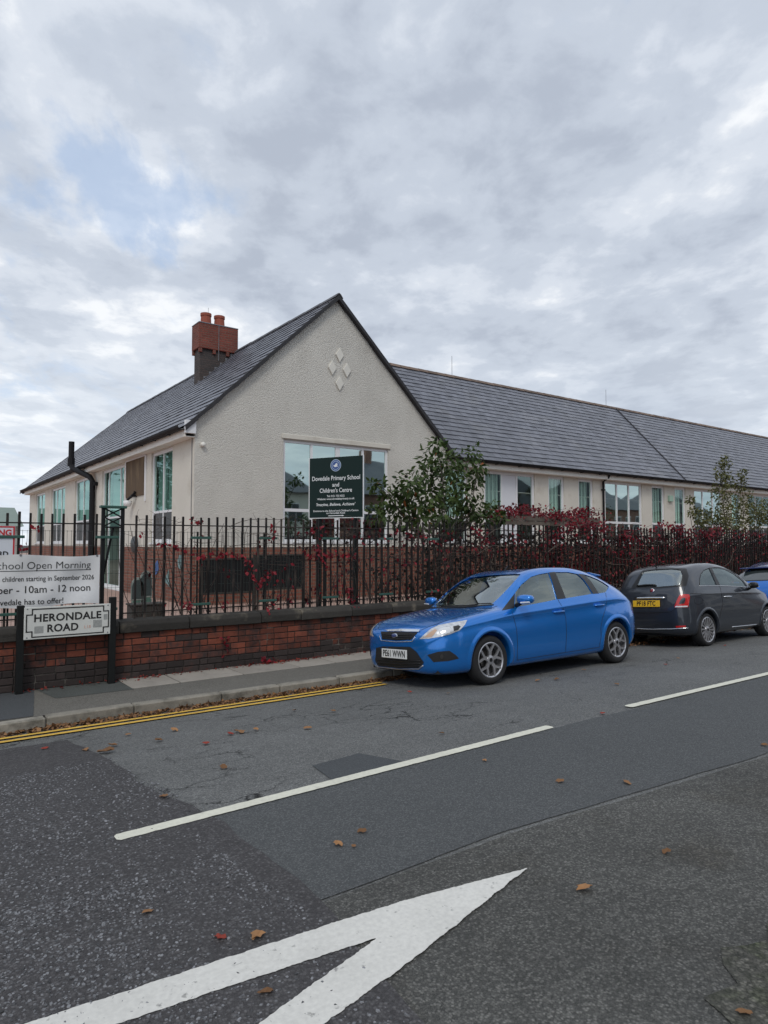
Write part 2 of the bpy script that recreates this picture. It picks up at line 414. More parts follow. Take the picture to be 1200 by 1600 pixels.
mk('coping_stone', (.034, .031, .027), .93, var=(5, .4, 6), var2=(50, .25), bump=(40, .6, .012), obj=.3, tint2=((.15, .13, .10), 3, .58, .75))
mk('iron', (.013, .0115, .011), .62, spec=.25, var=(20, .5, 6), bump=(60, .35, .003), obj=.5, tint2=((.075, .058, .048), 2.2, .52, .70))
mk('iron_black', (.008, .009, .010), .6, spec=.25, var=(15, .4), bump=(50, .3, .003))
mk('wire_green', (.03, .05, .042), .5)
mk('clamp_green', (.030, .088, .070), .5, var=(20, .25))
# building
def pebbledash():
    m = mk('pebbledash', (.60, .58, .53), .95, var=(.8, .10, 6), var2=(26, .14, 5))
    nt = m.node_tree; N = nt.nodes; L = nt.links; b = N['Principled BSDF']
    g = N.new('ShaderNodeNewGeometry'); v = N.new('ShaderNodeTexVoronoi'); v.inputs['Scale'].default_value = 42; L.new(g.outputs['Position'], v.inputs['Vector'])
    n = N.new('ShaderNodeTexNoise'); n.inputs['Scale'].default_value = 26; n.inputs['Detail'].default_value = 5; n.inputs['Roughness'].default_value = .62; L.new(g.outputs['Position'], n.inputs['Vector'])
    a = N.new('ShaderNodeMath'); a.operation = 'MULTIPLY_ADD'; L.new(v.outputs['Distance'], a.inputs[0]); a.inputs[1].default_value = -.6; L.new(n.outputs['Fac'], a.inputs[2])
    bn = N.new('ShaderNodeBump'); bn.inputs['Strength'].default_value = .8; bn.inputs['Distance'].default_value = .026; L.new(a.outputs[0], bn.inputs['Height'])
    L.new(bn.outputs[0], b.inputs['Normal'])
    # rain streaks and grime with a shape of their own
    mp = N.new('ShaderNodeMapping'); mp.inputs['Scale'].default_value = (.8, .8, .45); L.new(g.outputs['Position'], mp.inputs[0])
    s = N.new('ShaderNodeTexNoise'); s.inputs['Scale'].default_value = 1.6; s.inputs['Detail'].default_value = 7; s.inputs['Roughness'].default_value = .62; L.new(mp.outputs[0], s.inputs['Vector'])
    r = N.new('ShaderNodeMapRange'); r.inputs[1].default_value = .48; r.inputs[2].default_value = .78; r.inputs[3].default_value = 0; r.inputs[4].default_value = .35; L.new(s.outputs['Fac'], r.inputs[0])
    src = b.inputs['Base Color'].links[0].from_socket
    mx = N.new('ShaderNodeMix'); mx.data_type = 'RGBA'; L.new(r.outputs[0], mx.inputs[0]); L.new(src, mx.inputs[6]); mx.inputs[7].default_value = (.38, .36, .32, 1)
    L.new(mx.outputs[2], b.inputs['Base Color'])
pebbledash()
mk('smooth_render', (.60, .575, .51), .9, var=(1.2, .10, 6), var2=(30, .06), bump=(45, .3, .006), tint2=((.45, .41, .34), 1.4, .55, .8))
mk('render_diamond', (.68, .66, .60), .9, var=(6, .08), bump=(50, .3, .006))
mk('slate', (.112, .117, .140), .42, var=(2.2, .16, 6), var2=(22, .20, 6), bump=(24, .35, .006), obj=.22, attr=.22, spec=.6, tint2=((.140, .142, .156), 1.1, .52, .75))
mk('roof_deck', (.03, .03, .035), .9)
mk('ridge_tile', (.16, .115, .09), .85, var=(4, .3), obj=.25, bump=(40, .3, .006))
mk('ridge_slate', (.085, .085, .095), .7, var=(4, .25), obj=.22)
mk('verge_dark', (.028, .028, .032), .8, var=(8, .4), bump=(30, .5, .01))
mk('upvc', (.72, .73, .75), .35, var=(1.5, .05))
mk('fascia', (.78, .76, .70), .6, var=(2, .12), tint2=((.62, .60, .55), 2.0, .58, .8))
mk('gutter_black', (.005, .005, .007), .65, var=(6, .3), spec=.3)
mk('lead', (.16, .165, .18), .6, var=(6, .25))
mk('chimney_pot', (.27, .070, .042), .8, var=(8, .2))
brickmat('base_brick', (.23, .075, .045), (.16, .052, .034), (.17, .13, .10))
brickmat('chimney_brick', (.20, .048, .032), (.14, .034, .024), (.14, .075, .055), bh=.078)
brickmat('chimney_soot', (.045, .040, .040), (.075, .055, .050), (.05, .045, .043), bh=.078)
brickmat('house_brick', (.30, .12, .08), (.22, .09, .06), (.3, .27, .23))
glass('pane_gable', (.30, .40, .39), .50, (.80, .97, .93))
glass('pane_green', (.80, .93, .87), .08, (.80, 1.0, .97))
glass('pane_house', (.3, .32, .33), .25)
mk('blind', (.68, .78, .74), .8, obj=.25)
glass('pane_teal', (.76, .90, .85), .02, (.70, 1.0, .95), ior=1.4)
mk('blind_teal', (.22, .36, .33), .8, obj=.25)
mk('dark_room', (.05, .05, .048), .9)
mk('spandrel', (.045, .05, .055), .4, var=(3, .2))
mk('panel_white', (.66, .68, .72), .5, var=(1.5, .06))
mk('board_brown', (.10, .066, .038), .9, var=(3, .4, 8), aniso_sc=(1, 1, .25), tint2=((.27, .20, .115), 2.2, .5, .72))
mk('house_render', (.60, .57, .50), .9, var=(1, .1))
mk('door_red', (.25, .05, .04), .5)

# ================================================================== GROUND, ROAD, PAVEMENT
def sheet(name, outline, dz, mat, step=.3, xstep=3.0, zf=rz, wob=0.0):
    out = []
    n = len(outline)
    for i in range(n):
        a, b = Vector(outline[i]), Vector(outline[(i+1) % n]); L_ = (b-a).length
        ny = abs(b.y-a.y); k = max(1, int(ny/step)+ (1 if ny > 1e-6 else 0), int(L_/xstep))
        if wob: k = max(k, min(400, int(L_/.12)))
        for j in range(k):
            p = a.lerp(b, j/k)
            if wob and L_ < 60:
                d = (b-a).normalized(); p = p + Vector((-d.y, d.x))*(mnoise.noise(Vector((p.x*1.7, p.y*1.7, 3.3)))*wob + mnoise.noise(Vector((p.x*9, p.y*9, 1.1)))*wob*.45)*min(1, min((p-a).length, (p-b).length)*3)
            out.append((p.x, p.y))
    xs = [p[0] for p in out]; ys = [p[1] for p in out]
    extra = []
    y = min(ys)+step
    while y < max(ys):
        x = min(xs)+xstep*.5
        while x < max(xs):
            extra.append((x, y)); x += xstep
        y += step
    v, e, f, *_ = delaunay_2d_cdt([Vector(p) for p in out] + [Vector(p) for p in extra], [(i, (i+1) % len(out)) for i in range(len(out))], [], 1, 1e-5)
    m = MB(); m.add([(p[0], p[1], zf(p[1])+dz) for p in v], f)
    return m.build(name, mat, smooth=True)
m = MB(); m.add([(-900, -900, -.45), (900, -900, -.45), (900, 900, -.45), (-900, 900, -.45)], [(0, 1, 2, 3)])
tag(m.build('ground', 'soil'), kind='structure')
tag(sheet('road', [(-40, -8), (70, -8), (70, 7.96), (-40, 7.96)], 0, 'old_asphalt', .25, 4), kind='structure')
# surfacing of the crossing road, a newer strip along the centre, an older brown half
tag(sheet('road_brown_surface', [(1.3, -8), (40, -8), (40, 2.66), (5.7, 2.66), (3.0, 2.86), (1.3, 2.84)], .004, 'brown_asphalt', .25, .9, wob=.02), kind='structure')
tag(sheet('road_new_strip', [(1.60, 2.875), (3.0, 2.90), (5.7, 2.70), (40, 2.70), (40, 4.26), (1.66, 4.22)], .006, 'new_asphalt', .25, .9, wob=.02), kind='structure')
tag(sheet('road_chip_surface', [(-20, -8), (1.62, -8), (1.60, 2.03), (1.72, 2.97), (1.71, 4.0), (1.55, 4.78), (1.50, 6.2), (1.42, 7.1), (-20, 7.1)], .009, 'chip_asphalt', .25, .9, wob=.07), kind='structure')
tag(sheet('road_patch', [(2.63, 4.23), (3.33, 4.235), (3.17, 4.70), (2.70, 4.65)], .005, 'patch_asphalt', .2, .5, wob=.02), kind='structure')

tag(sheet('road_crumbled_edge', [(3.0+(.72+.16*sin(k*2.7)+.10*sin(k*5.1+1))*cos(k*2*pi/22), 1.13+(.34+.07*sin(k*3.3)+.05*sin(k*6.7))*sin(k*2*pi/22)) for k in range(22)], .010, 'edge_rubble', .1, .15, wob=.13), kind='structure')
# painted lines
def strip(name, x0, x1, y0, y1, wdt, mat, dz=.013, rag=.006, seedz=0.0, rnd_end=True):
    n = max(6, int((x1-x0)/.02)); m = MB(); top, bot = [], []
    for i in range(n+1):
        t = i/n; x = x0+(x1-x0)*t; y = y0+(y1-y0)*t
        e = 1.0
        if rnd_end: e = min(1, sqrt(max(0, min(t, 1-t)*(x1-x0)/.035))+.55)
        a = mnoise.noise(Vector((x*14, seedz, 2)))*rag+mnoise.noise(Vector((x*55, seedz, 3)))*rag*.6; b = mnoise.noise(Vector((x*14, seedz, 9)))*rag+mnoise.noise(Vector((x*55, seedz, 6)))*rag*.6
        top.append((x, y+wdt/2*e+a)); bot.append((x, y-wdt/2*e+b))
    vv = [(p[0], p[1], rz(p[1])+dz) for p in bot] + [(p[0], p[1], rz(p[1])+dz) for p in top]
    m.add(vv, [(i, i+1, n+2+i, n+1+i) for i in range(n)])
    return m.build(name, mat, smooth=True)
for i, (a, b, ya, yb) in enumerate(((1.10, 5.04, 4.155, 4.265), (6.30, 10.3, 4.30, 4.29), (12.0, 16.0, 4.30, 4.31), (18.0, 22, 4.31, 4.31), (24, 28, 4.31, 4.31))):
    lb = ['cream dashed centre line nearest the white triangle marking', 'cream centre line dash passing in front of the dark grey car', None][min(i, 2)]
    o = strip('centre_line_marking', a, b, ya, yb, .098, 'paint_cream', seedz=i*3.1)
    tag(o, kind='structure')
tag(strip('yellow_line_marking', -40, 5.56, 7.655, 7.69, .082, 'paint_yellow', rag=.008, seedz=1, rnd_end=False), kind='structure')
tag(strip('yellow_line_marking', -40, 5.50, 7.465, 7.50, .088, 'paint_yellow', rag=.008, seedz=5, rnd_end=False), kind='structure')
def marking(name, poly, dz, mat):
    out = []
    n = len(poly)
    for i in range(n):
        a, b = Vector(poly[i]), Vector(poly[(i+1) % n]); k = max(1, int((b-a).length/.012))
        d = (b-a).normalized()
        for j in range(k):
            p = a.lerp(b, j/k); q = mnoise.noise(Vector((p.x*18, p.y*18, .7)))*.006+mnoise.noise(Vector((p.x*70, p.y*70, 4.7)))*.0045
            p = p+Vector((-d.y, d.x))*q; out.append((p.x, p.y))
    v, e, f, *_ = delaunay_2d_cdt([Vector(p) for p in out], [(i, (i+1) % len(out)) for i in range(len(out))], [], 1, 1e-5)
    m = MB(); m.add([(p[0], p[1], rz(p[1])+dz) for p in v], f); return m.build(name, mat, smooth=True)
# large white give-way triangle: two arms meeting in a point
tag(marking('triangle_marking', [(2.757, 2.50), (2.06, 2.622), (1.53, 2.672), (.709, 2.735), (-1.5, 2.93), (-1.5, 2.765), (.734, 2.565), (1.76, 2.455), (1.125, 2.283), (-1.2, 1.40), (-1.2, 1.20), (.62, 1.88), (1.311, 2.145), (1.70, 2.225)], .013, 'paint_white'), kind='structure')

# kerb: one stone after another
KY0, KY1, KTOP = 7.95, 8.09, -.012
proto = {}
kx = -3.2; kerbs = []
krn = random.Random(3)
while kx < 44:
    l = krn.choice((.91, .91, .80, 1.05)) if not (1.0 < kx < 1.2) else 1.65
    kerbs.append((kx, l)); kx += l
kp = bpy.data.objects.new('kerb', None); COL.objects.link(kp); tag(kp, kind='structure')
for a, l in kerbs:
    key = round(l, 2)
    if key not in proto:
        m = MB(); m.box(-l/2+.005, l/2-.005, 0, KY1-KY0, -.35, 0); proto[key] = m.mesh('kerb_stone', 'kerb_stone', bevel=.014)
    place('kerb_stone', proto[key], kp, (a+l/2, KY0+krn.uniform(-.008, .008), KTOP+krn.uniform(-.006, .006)), (krn.uniform(-.02, .02), krn.uniform(-.006, .006), krn.uniform(-.004, .004)))
# pavement
PZ = lambda y: -.016+(y-8.09)*.026
def flat(name, outline, dz, mat, **k): return tag(sheet(name, outline, dz, mat, .4, 2, zf=PZ, **k), kind='structure')
flat('pavement', [(-40, 8.085), (70, 8.085), (70, 9.40), (-40, 9.40)], 0, 'pavement_asphalt')
flat('pavement_patch', [(1.62, 8.78), (2.52, 8.76), (2.46, 9.39), (1.50, 9.39)], .004, 'green_tarmac', wob=.012)
flat('pavement_patch', [(-.6, 8.10), (1.28, 8.10), (1.48, 9.36), (-.6, 9.36)], .005, 'patch_asphalt', wob=.012)
pf = bpy.data.objects.new('pavement_flags', None); COL.objects.link(pf); tag(pf, kind='structure')
fx = 2.50; frn = random.Random(9); i = 0
tag(sheet('flag_bed', [(2.47, 8.80), (12, 8.97), (12, 9.39), (2.45, 9.39)], .0035, 'joint_dirt', .4, 2, zf=PZ), kind='structure')
while fx < 11:
    l = frn.choice((.90, .75, .90, .62)); y0 = 8.80+(fx-2.5)*.018; sk = .05
    m = MB(); x0, x1 = fx+.006, fx+l-.006; y1 = 9.385
    if i % 4 == 2: x1 -= 0
    pts = [(x0+sk*.0, y0), (x1, y0+l*.018), (x1-sk*.5, y1), (x0-sk*.5, y1)]
    m.add([(p[0], p[1], PZ(p[1])-.03) for p in pts] + [(p[0], p[1], PZ(p[1])+.009+frn.uniform(-.003, .003)) for p in pts],
          [(3, 2, 1, 0), (4, 5, 6, 7), (0, 1, 5, 4), (1, 2, 6, 5), (2, 3, 7, 6), (3, 0, 4, 7)])
    m.build('flagstone', 'flag_stone', pf, bevel=.004); fx += l; i += 1

# school yard, a step above the street
YARD = .40
tag(MB().add([(-40, 9.62, YARD), (90, 9.62, YARD), (90, 120, YARD), (-40, 120, YARD)], [(0, 1, 2, 3)]).build('school_yard', 'yard_paving'), kind='structure')

# ================================================================== BOUNDARY WALL
WY = 9.36; CH = .0885; WZ = .02
wall = thing('boundary_wall', (3.5, WY, 0), 'low red brick boundary wall with blackened base and stone coping under railings', 'wall')
brickm = {}
def brick_mesh(L_, dark):
    k = (round(L_, 3), dark)
    if k not in brickm:
        m = MB(); m.box(-L_/2, L_/2, 0, .10, -.038, .038); brickm[k] = m.mesh('brick', 'dark_brick' if dark else 'red_brick', bevel=.005)
    return brickm[k]
MB().box(-12, 40, WY+.012, WY+.24, -.4, WZ+7*CH).build('mortar', 'mortar', wall)
rest = MB(); rest_d = MB(); brn = random.Random(21)
for row in range(7):
    x = -4.0 + (row % 2)*.118
    zc = WZ+row*CH+.0445
    while x < 40:
        L_ = .222 if brn.random() < .72 else .104
        dark = row < 2 or (x < 2.3 and row < 3) or brn.random() < .05
        gapx = .012
        d = brn.uniform(-.004, .005)
        if .85 < x < 7.25:
            o = place('brick', brick_mesh(L_, dark), wall, (x+L_/2, WY-d, zc+brn.uniform(-.002, .002)), (0, brn.uniform(-.008, .008), brn.uniform(-.012, .012)))
        elif x > -2.5:
            (rest_d if dark else rest).box(x, x+L_, WY-d, WY+.1, zc-.038, zc+.038)
        x += L_+gapx
o = rest.build('brickwork', 'red_brick', wall); o['kind'] = 'stuff'
o = rest_d.build('brickwork', 'dark_brick', wall); o['kind'] = 'stuff'
cx_ = -2.6; crn = random.Random(5)
CT = WZ+7*CH
while cx_ < 40:
    l = crn.choice((.82, .95, 1.1, .68)); m = MB()
    if abs(cx_-2.45) < .4: pass
    prof = [(-.055, 0), (-.055, .10), (-.02, .155), (.13, .17), (.29, .155), (.30, 0)]
    jit = lambda: crn.uniform(-.006, .006)
    a = [(cx_+.006, WY+p[0]+jit(), CT+p[1]+jit()) for p in prof]; b = [(cx_+l-.006, WY+p[0]+jit(), CT+p[1]+jit()) for p in prof]
    n = len(prof); m.add(a+b, [tuple(range(n)), tuple(range(n, 2*n))[::-1]] + [(i, (i+1) % n, n+(i+1) % n, n+i) for i in range(n)])
    m.build('coping', 'coping_stone', wall, bevel=.008); cx_ += l
CTOP = CT+.165

# ================================================================== RAILINGS
FY = 9.50
rail = thing('iron_railings', (3.5, FY, CTOP), 'black iron railings with square blunt bars on the brick boundary wall', 'railings')
m = MB(); m.box(-.0135, .0135, -.0135, .0135, 0, 1.0)
barm = m.mesh('bar', 'iron', bevel=.003)
fr = random.Random(31)
bx = -1.2
while bx < 36.5:
    if not (2.22 < bx < 2.60):
        h = 2.215-CTOP+.05+fr.uniform(-.012, .012)
        place('bar', barm, rail, (bx, FY+fr.uniform(-.003, .003), CTOP-.05), (fr.gauss(0, .004), fr.gauss(0, .005), fr.uniform(-.3, .3)), (1, 1, h))
    bx += .1305
for nm, z in (('top_rail', 2.085), ('bottom_rail', .885)):
    for a, b in ((-1.3, 2.26), (2.56, 8.6), (8.6, 14.7), (14.7, 25.0), (25.0, 36.6)):
        MB().box(a, b-.004, FY-.017, FY+.017, z-.008, z+.008).build(nm, 'iron', rail)
# lattice pier in the run of railings
pier = thing('lattice_pier', (2.41, FY, CTOP), 'black cast iron lattice pier with flat cap between railings', 'fence post')
for x in (2.285, 2.535): MB().box(x-.022, x+.022, FY-.022, FY+.022, CTOP-.1, 2.31).build('upright', 'iron_black', pier, bevel=.003)
MB().box(2.24, 2.58, FY-.05, FY+.05, 2.30, 2.335).build('cap', 'clamp_green', pier, bevel=.006)
for i in range(2):
    z0 = 2.06+i*.12
    for s in (-1, 1):
        MB().tube([(2.41-s*.115, FY, z0), (2.41+s*.115, FY, z0+.12)], .010, 6).build('lattice_bar', 'iron_black', pier)
MB().box(2.305, 2.515, FY-.015, FY+.015, 2.035, 2.055).build('crossbar', 'iron_black', pier)
MB().tube([(2.42, FY+.02, 2.05), (2.30, FY+.05, 1.35)], .016, 6).build('brace', 'iron_black', pier)
# welded mesh behind the railings, fixed with green clamps
mesh = thing('wire_mesh_fence', (4, FY+.10, YARD), 'fine green wire mesh fence fixed just behind the black railings', 'fence')
w = MB(); x = .2
while x < 9:
    w.box(x-.0018, x+.0018, FY+.098, FY+.102, YARD+.3, 2.0); x += .052
z = .85
while z < 2.01:
    w.box(.2, 9, FY+.094, FY+.098, z-.0018, z+.0018); z += .19
o = w.build('wires', 'wire_green', mesh, recalc=False); o['kind'] = 'stuff'
for x in (1.2, 2.33, 3.63, 4.70, 5.82, 6.95, 8.0):
    MB().box(x-.011, x+.011, FY+.105, FY+.125, YARD, 2.0).build('post', 'iron_black', mesh, bevel=.002)
    for z in (1.91, .955):
        MB().box(x-.15, x+.15, FY-.045, FY-.020, z-.018, z+.018).build('clamp', 'clamp_green', mesh, bevel=.004)

# ================================================================== SCHOOL BUILDING
GX0, GXM, GX1 = 5.62, 9.47, 13.32
GY = 15.15; LEND = 38.1
EZ, RZ_ = 4.50, 8.42
TAN = .961
school = thing('school_building', (9.5, 20, YARD), 'cream pebbledashed school building with steep slate roofs and brick base', 'building')
O3 = Vector
def lb(mb, O, U, Nn, u0, u1, n0, n1, z0, z1, mi=0):
    O, U, Nn = Vector(O), Vector(U), Vector(Nn); Z = Vector((0, 0, 1))
    P = lambda u, n, z: O+U*u+Nn*n+Z*z
    return mb.add([P(u0, n0, z0), P(u1, n0, z0), P(u1, n1, z0), P(u0, n1, z0), P(u0, n0, z1), P(u1, n0, z1), P(u1, n1, z1), P(u0, n1, z1)],
                  [(0, 3, 2, 1), (4, 5, 6, 7), (0, 1, 5, 4), (1, 2, 6, 5), (2, 3, 7, 6), (3, 0, 4, 7)], mi)
def wallface(name, O, U, Nn, outline, holes, mat, parent, reveal=.14):
    """wall skin with real window openings; (u, z) outline, z absolute"""
    O, U, Nn = Vector(O), Vector(U), Vector(Nn)
    v, f = cdt(outline, holes)
    m = MB(); P = lambda u, n, z: Vector((O.x, O.y, 0))+U*u+Nn*n+Vector((0, 0, z))
    m.add([P(p[0], 0, p[1]) for p in v], f)
    for h in holes:
        n = len(h)
        for i in range(n):
            a, b = h[i], h[(i+1) % n]
            m.add([P(a[0], 0, a[1]), P(b[0], 0, b[1]), P(b[0], -reveal, b[1]), P(a[0], -reveal, a[1])], [(0, 1, 2, 3)])
    return m.build(name, mat, parent, recalc=False)
def rect(u0, u1, z0, z1): return [(u0, z0), (u1, z0), (u1, z1), (u0, z1)]
wrn = random.Random(77)
def window(parent, O, U, Nn, u0, u1, z0, z1, mull=(), trans=(), glassm='pane_green', fw=.06, mw=.05, back=None, solid=(), thick=(), set_=.05, name='window', low=None):
    """upvc window: frame object with a pane object in every light.
    mull: u positions of mullions, trans: z of transoms; solid: lights filled with a white panel; back: lights with blinds"""
    m = MB(); n0, n1 = -set_-.06, -set_
    for a, b, c, d in ((u0, u0+fw, z0, z1), (u1-fw, u1, z0, z1), (u0+fw, u1-fw, z1-fw, z1), (u0+fw, u1-fw, z0, z0+fw)):
        lb(m, O, U, Nn, a, b, n0, n1, c, d)
    us = [u0+fw/2]+list(mull)+[u1-fw/2]; zs = [z0+fw/2]+list(trans)+[z1-fw/2]
    for i, q in enumerate(mull):
        w_ = mw*(2.1 if i in thick else 1); lb(m, O, U, Nn, q-w_/2, q+w_/2, n0, n1-.006, z0+fw, z1-fw)
    for q in trans:
        for i in range(len(us)-1):
            a = us[i]+(fw/2 if i == 0 else mw/2*(2.1 if (i-1) in thick else 1)); b = us[i+1]-(fw/2 if i == len(us)-2 else mw/2*(2.1 if i in thick else 1))
            lb(m, O, U, Nn, a, b, n0, n1-.010, q-mw*.6, q+mw*.6)
    lb(m, O, U, Nn, u0-.03, u1+.03, -set_-.05, .035, z0-.045, z0-.002)      # sill
    wo = m.build(name, 'upvc', parent)
    for i in range(len(us)-1):
        for j in range(len(zs)-1):
            a = us[i]+(fw/2 if i == 0 else mw/2); b = us[i+1]-(fw/2 if i == len(us)-2 else mw/2)
            c = zs[j]+(fw/2 if j == 0 else mw*.6); d = zs[j+1]-(fw/2 if j == len(zs)-2 else mw*.6)
            q = MB()
            mt = glassm
            if (i, j) in solid: mt = 'panel_white'
            if low and j == 0 and len(zs) > 2: mt = low
            t = wrn.uniform(-.004, .004)
            if mt.startswith('pane'):
                O_ = Vector((Vector(O).x, Vector(O).y, 0)); Pq = lambda u, z: O_+Vector(U)*u+Vector(Nn)*(-set_-.03+t*(u-a)/(b-a))+Vector((0, 0, z))
                q.add([Pq(a-.004, c-.004), Pq(b+.004, c-.004), Pq(b+.004, d+.004), Pq(a-.004, d+.004)], [(0, 1, 2, 3)])
            else: lb(q, O, U, Nn, a-.004, b+.004, -set_-.034+t, -set_-.026+t, c-.004, d+.004)
            q.build('pane' if mt == glassm else 'panel', mt, wo)
    if back:
        for i, j in back:
            bl = MB(); a = us[i]+fw/2; b = us[i+1]-fw/2; k = max(2, int((b-a)/.09)); st = (b-a)/k
            for s in range(k):
                bl.add([Vector((Vector(O).x, Vector(O).y, 0))+Vector(U)*(a+st*s)+Vector(Nn)*(-set_-.13-.025*(s % 2))+Vector((0, 0, zz)) for zz in (zs[j]+.05, zs[j+1]-.02)] +
                       [Vector((Vector(O).x, Vector(O).y, 0))+Vector(U)*(a+st*(s+.97))+Vector(Nn)*(-set_-.155+.025*(s % 2))+Vector((0, 0, zz)) for zz in (zs[j+1]-.02, zs[j+1]-.02)][:0] +
                       [Vector((Vector(O).x, Vector(O).y, 0))+Vector(U)*(a+st*(s+.97))+Vector(Nn)*(-set_-.17+.025*(s % 2))+Vector((0, 0, zz)) for zz in (zs[j+1]-.02, zs[j]+.05)], [(0, 1, 2, 3)])
            bl.build('blind', 'blind_teal' if glassm == 'pane_teal' else 'blind', wo, recalc=False)
    return wo

# ---- gable wall towards the street
GO = (GX0, GY, 0); U_ = (1, 0, 0); NF = (0, -1, 0)
gw = (7.92-GX0, 11.20-GX0, 1.87, 4.46)
W_ = GX1-GX0
roofz = lambda x: RZ_-.06-abs(x-GXM)*TAN
outline = [(0, YARD), (W_, YARD), (W_, roofz(GX1)), (W_/2, roofz(GXM)), (0, roofz(GX0))]
wallface('gable_wall', GO, U_, NF, outline, [rect(*gw)], 'pebbledash', school)
wn = window(school, GO, U_, NF, *gw, mull=(8.76-GX0, 9.56-GX0, 10.37-GX0), trans=(2.68,), glassm='pane_gable', thick=(1,), fw=.07, mw=.065)
wn['label'] = 'wide four light white window reflecting the houses opposite'
lb(MB(), GO, U_, NF, gw[0]-.05, gw[1]+.06, 0.0, .035, 4.475, 4.60).build('lintel_band', 'smooth_render', school, bevel=.01)
lb(MB(), GO, U_, NF, -.03, W_+.03, -.1, .022, YARD-.05, 1.74).build('brick_base', 'base_brick', school)
lb(MB(), GO, U_, NF, -.03, W_+.03, -.1, .030, 1.742, 1.79).build('plinth_band', 'smooth_render', school)
for dx, dz in ((0, .40), (-.23, .02), (.23, .02), (0, -.37)):
    cx0, cz0 = 9.56+dx, 6.47+dz
    pts = [(cx0, GY-.001, cz0+.20), (cx0+.125, GY-.001, cz0), (cx0, GY-.001, cz0-.20), (cx0-.125, GY-.001, cz0)]
    MB().extr(pts, (0, -.045, 0)).build('diamond', 'render_diamond', school, bevel=.008)
MB().lathe([(.0, .10), (.05, .10), (.055, .06), (.055, 0), (0, 0)], 12, Matrix.Translation((5.80, GY, 4.13)) @ Matrix.Rotation(radians(90), 4, 'X')).build('wall_bell', 'fascia', school, smooth=True)

# ---- long side wall of the left wing (faces -X)
LO = (GX0, LEND, 0); UL = (0, -1, 0); NL = (-1, 0, 0); LL = LEND-GY
uY = lambda y: LEND-y
wins = [  # y_far, y_near, z0, z1, mullions, transoms
    (18.36, 16.66, 1.86, 4.26, 1, (2.66,)), (23.62, 20.98, YARD+.05, 4.24, 2, (2.66,)), (27.70, 25.30, 1.86, 4.22, 1, (2.66,)),
    (32.4, 29.5, 1.86, 4.20, 2, (2.66,)), (36.3, 33.9, 1.86, 4.20, 1, (2.66,))]
holes = [rect(uY(a), uY(b), z0, z1) for a, b, z0, z1, *_ in wins]
wallface('side_wall', LO, UL, NL, [(0, YARD), (LL, YARD), (LL, EZ+.05), (0, EZ+.05)], holes, 'smooth_render', school)
for k, (a, b, z0, z1, nm, tr) in enumerate(wins):
    u0, u1 = uY(a), uY(b)
    mu = [u0+(u1-u0)*(i+1)/(nm+1) for i in range(nm)]
    if k == 1: mu = [u0+(u1-u0)*.26, u0+(u1-u0)*.78]
    window(school, LO, UL, NL, u0, u1, z0, z1, mull=mu, trans=tr, fw=.085, glassm='pane_teal', back=[(i, 1) for i in range(nm+1)], low='spandrel' if k != 1 else None)
b1 = MB(); 
for a, b, z0, z1 in ((GY+.0, 20.94, YARD, 1.74), (23.66, LEND, YARD, 1.74)):
    lb(b1, LO, UL, NL, uY(b)+.002, uY(a)+(.018 if a < 16 else -.002), -.05, .022, z0-.05, z1)
b1.build('brick_base', 'base_brick', school)
# corner strip, boarded window, conduit
lb(MB(), LO, UL, NL, uY(20.68), uY(18.84), .004, .03, 3.18, 4.24).build('boarded_window', 'board_brown', school)['label'] = 'weathered brown boarded up window'
for a, b, c, d in ((20.76, 20.69, 3.0, 4.27), (18.83, 18.76, 3.0, 4.27), (20.69, 18.83, 4.242, 4.28)):
    lb(MB(), LO, UL, NL, uY(a), uY(b), .003, .04, c, d).build('board_frame', 'upvc', school)
MB().tube([(GX0-.012, GY+.14, 1.75), (GX0-.012, GY+.14, 4.40)], .008, 6).build('conduit', 'lead', school)
# eaves of the left wing
lb(MB(), LO, UL, NL, -.05, LL+.02, .002, .25, 4.285, 4.305).build('soffit', 'fascia', school)
lb(MB(), LO, UL, NL, -.05, LL+.02, .215, .245, 4.305, 4.50).build('fascia_board', 'fascia', school)
MB().box(GX0-.26, GX0-.002, GY-.10, GY-.022, 4.36, 4.66).build('eaves_box', 'upvc', school, bevel=.006)
def gutter(name, O, U, Nn, L_, z, r=.10, parent=school):
    m = MB(); O, U, Nn = Vector(O), Vector(U), Vector(Nn)
    prof = []
    for i in range(9):
        a = pi*i/8; prof.append((r*cos(a), -r*sin(a)))
    for i in range(9):
        a = pi*(8-i)/8; prof.append(((r-.008)*cos(a), -(r-.008)*sin(a)))
    n = len(prof)
    for e in (0, L_):
        m.add([O+U*e+Nn*p[0]+Vector((0, 0, z+p[1])) for p in prof], [])
    m.f += [(i, (i+1) % n, n+(i+1) % n, n+i) for i in range(n)] + [tuple(range(n)), tuple(range(n, 2*n))[::-1]]; m.m += [0]*(n+2)
    g = m.build(name, 'gutter_black', parent)
    k = 0.4
    br = MB().box(-.010, .010, -.02, .02, -.05, -.025).mesh('bracket', 'gutter_black')
    while k < L_:
        p = O+U*k+Vector((0, 0, z-.03))
        place('bracket', br, g, p, scale=(1.6, 4.2, 1.6) if abs(U.x) > .5 else (4.2, 1.6, 1.6)); k += 1.1
    return g
gutter('gutter', (GX0-.325, LEND+.3, 0), UL, NL, LEND+.3-GY+.06, 4.525)

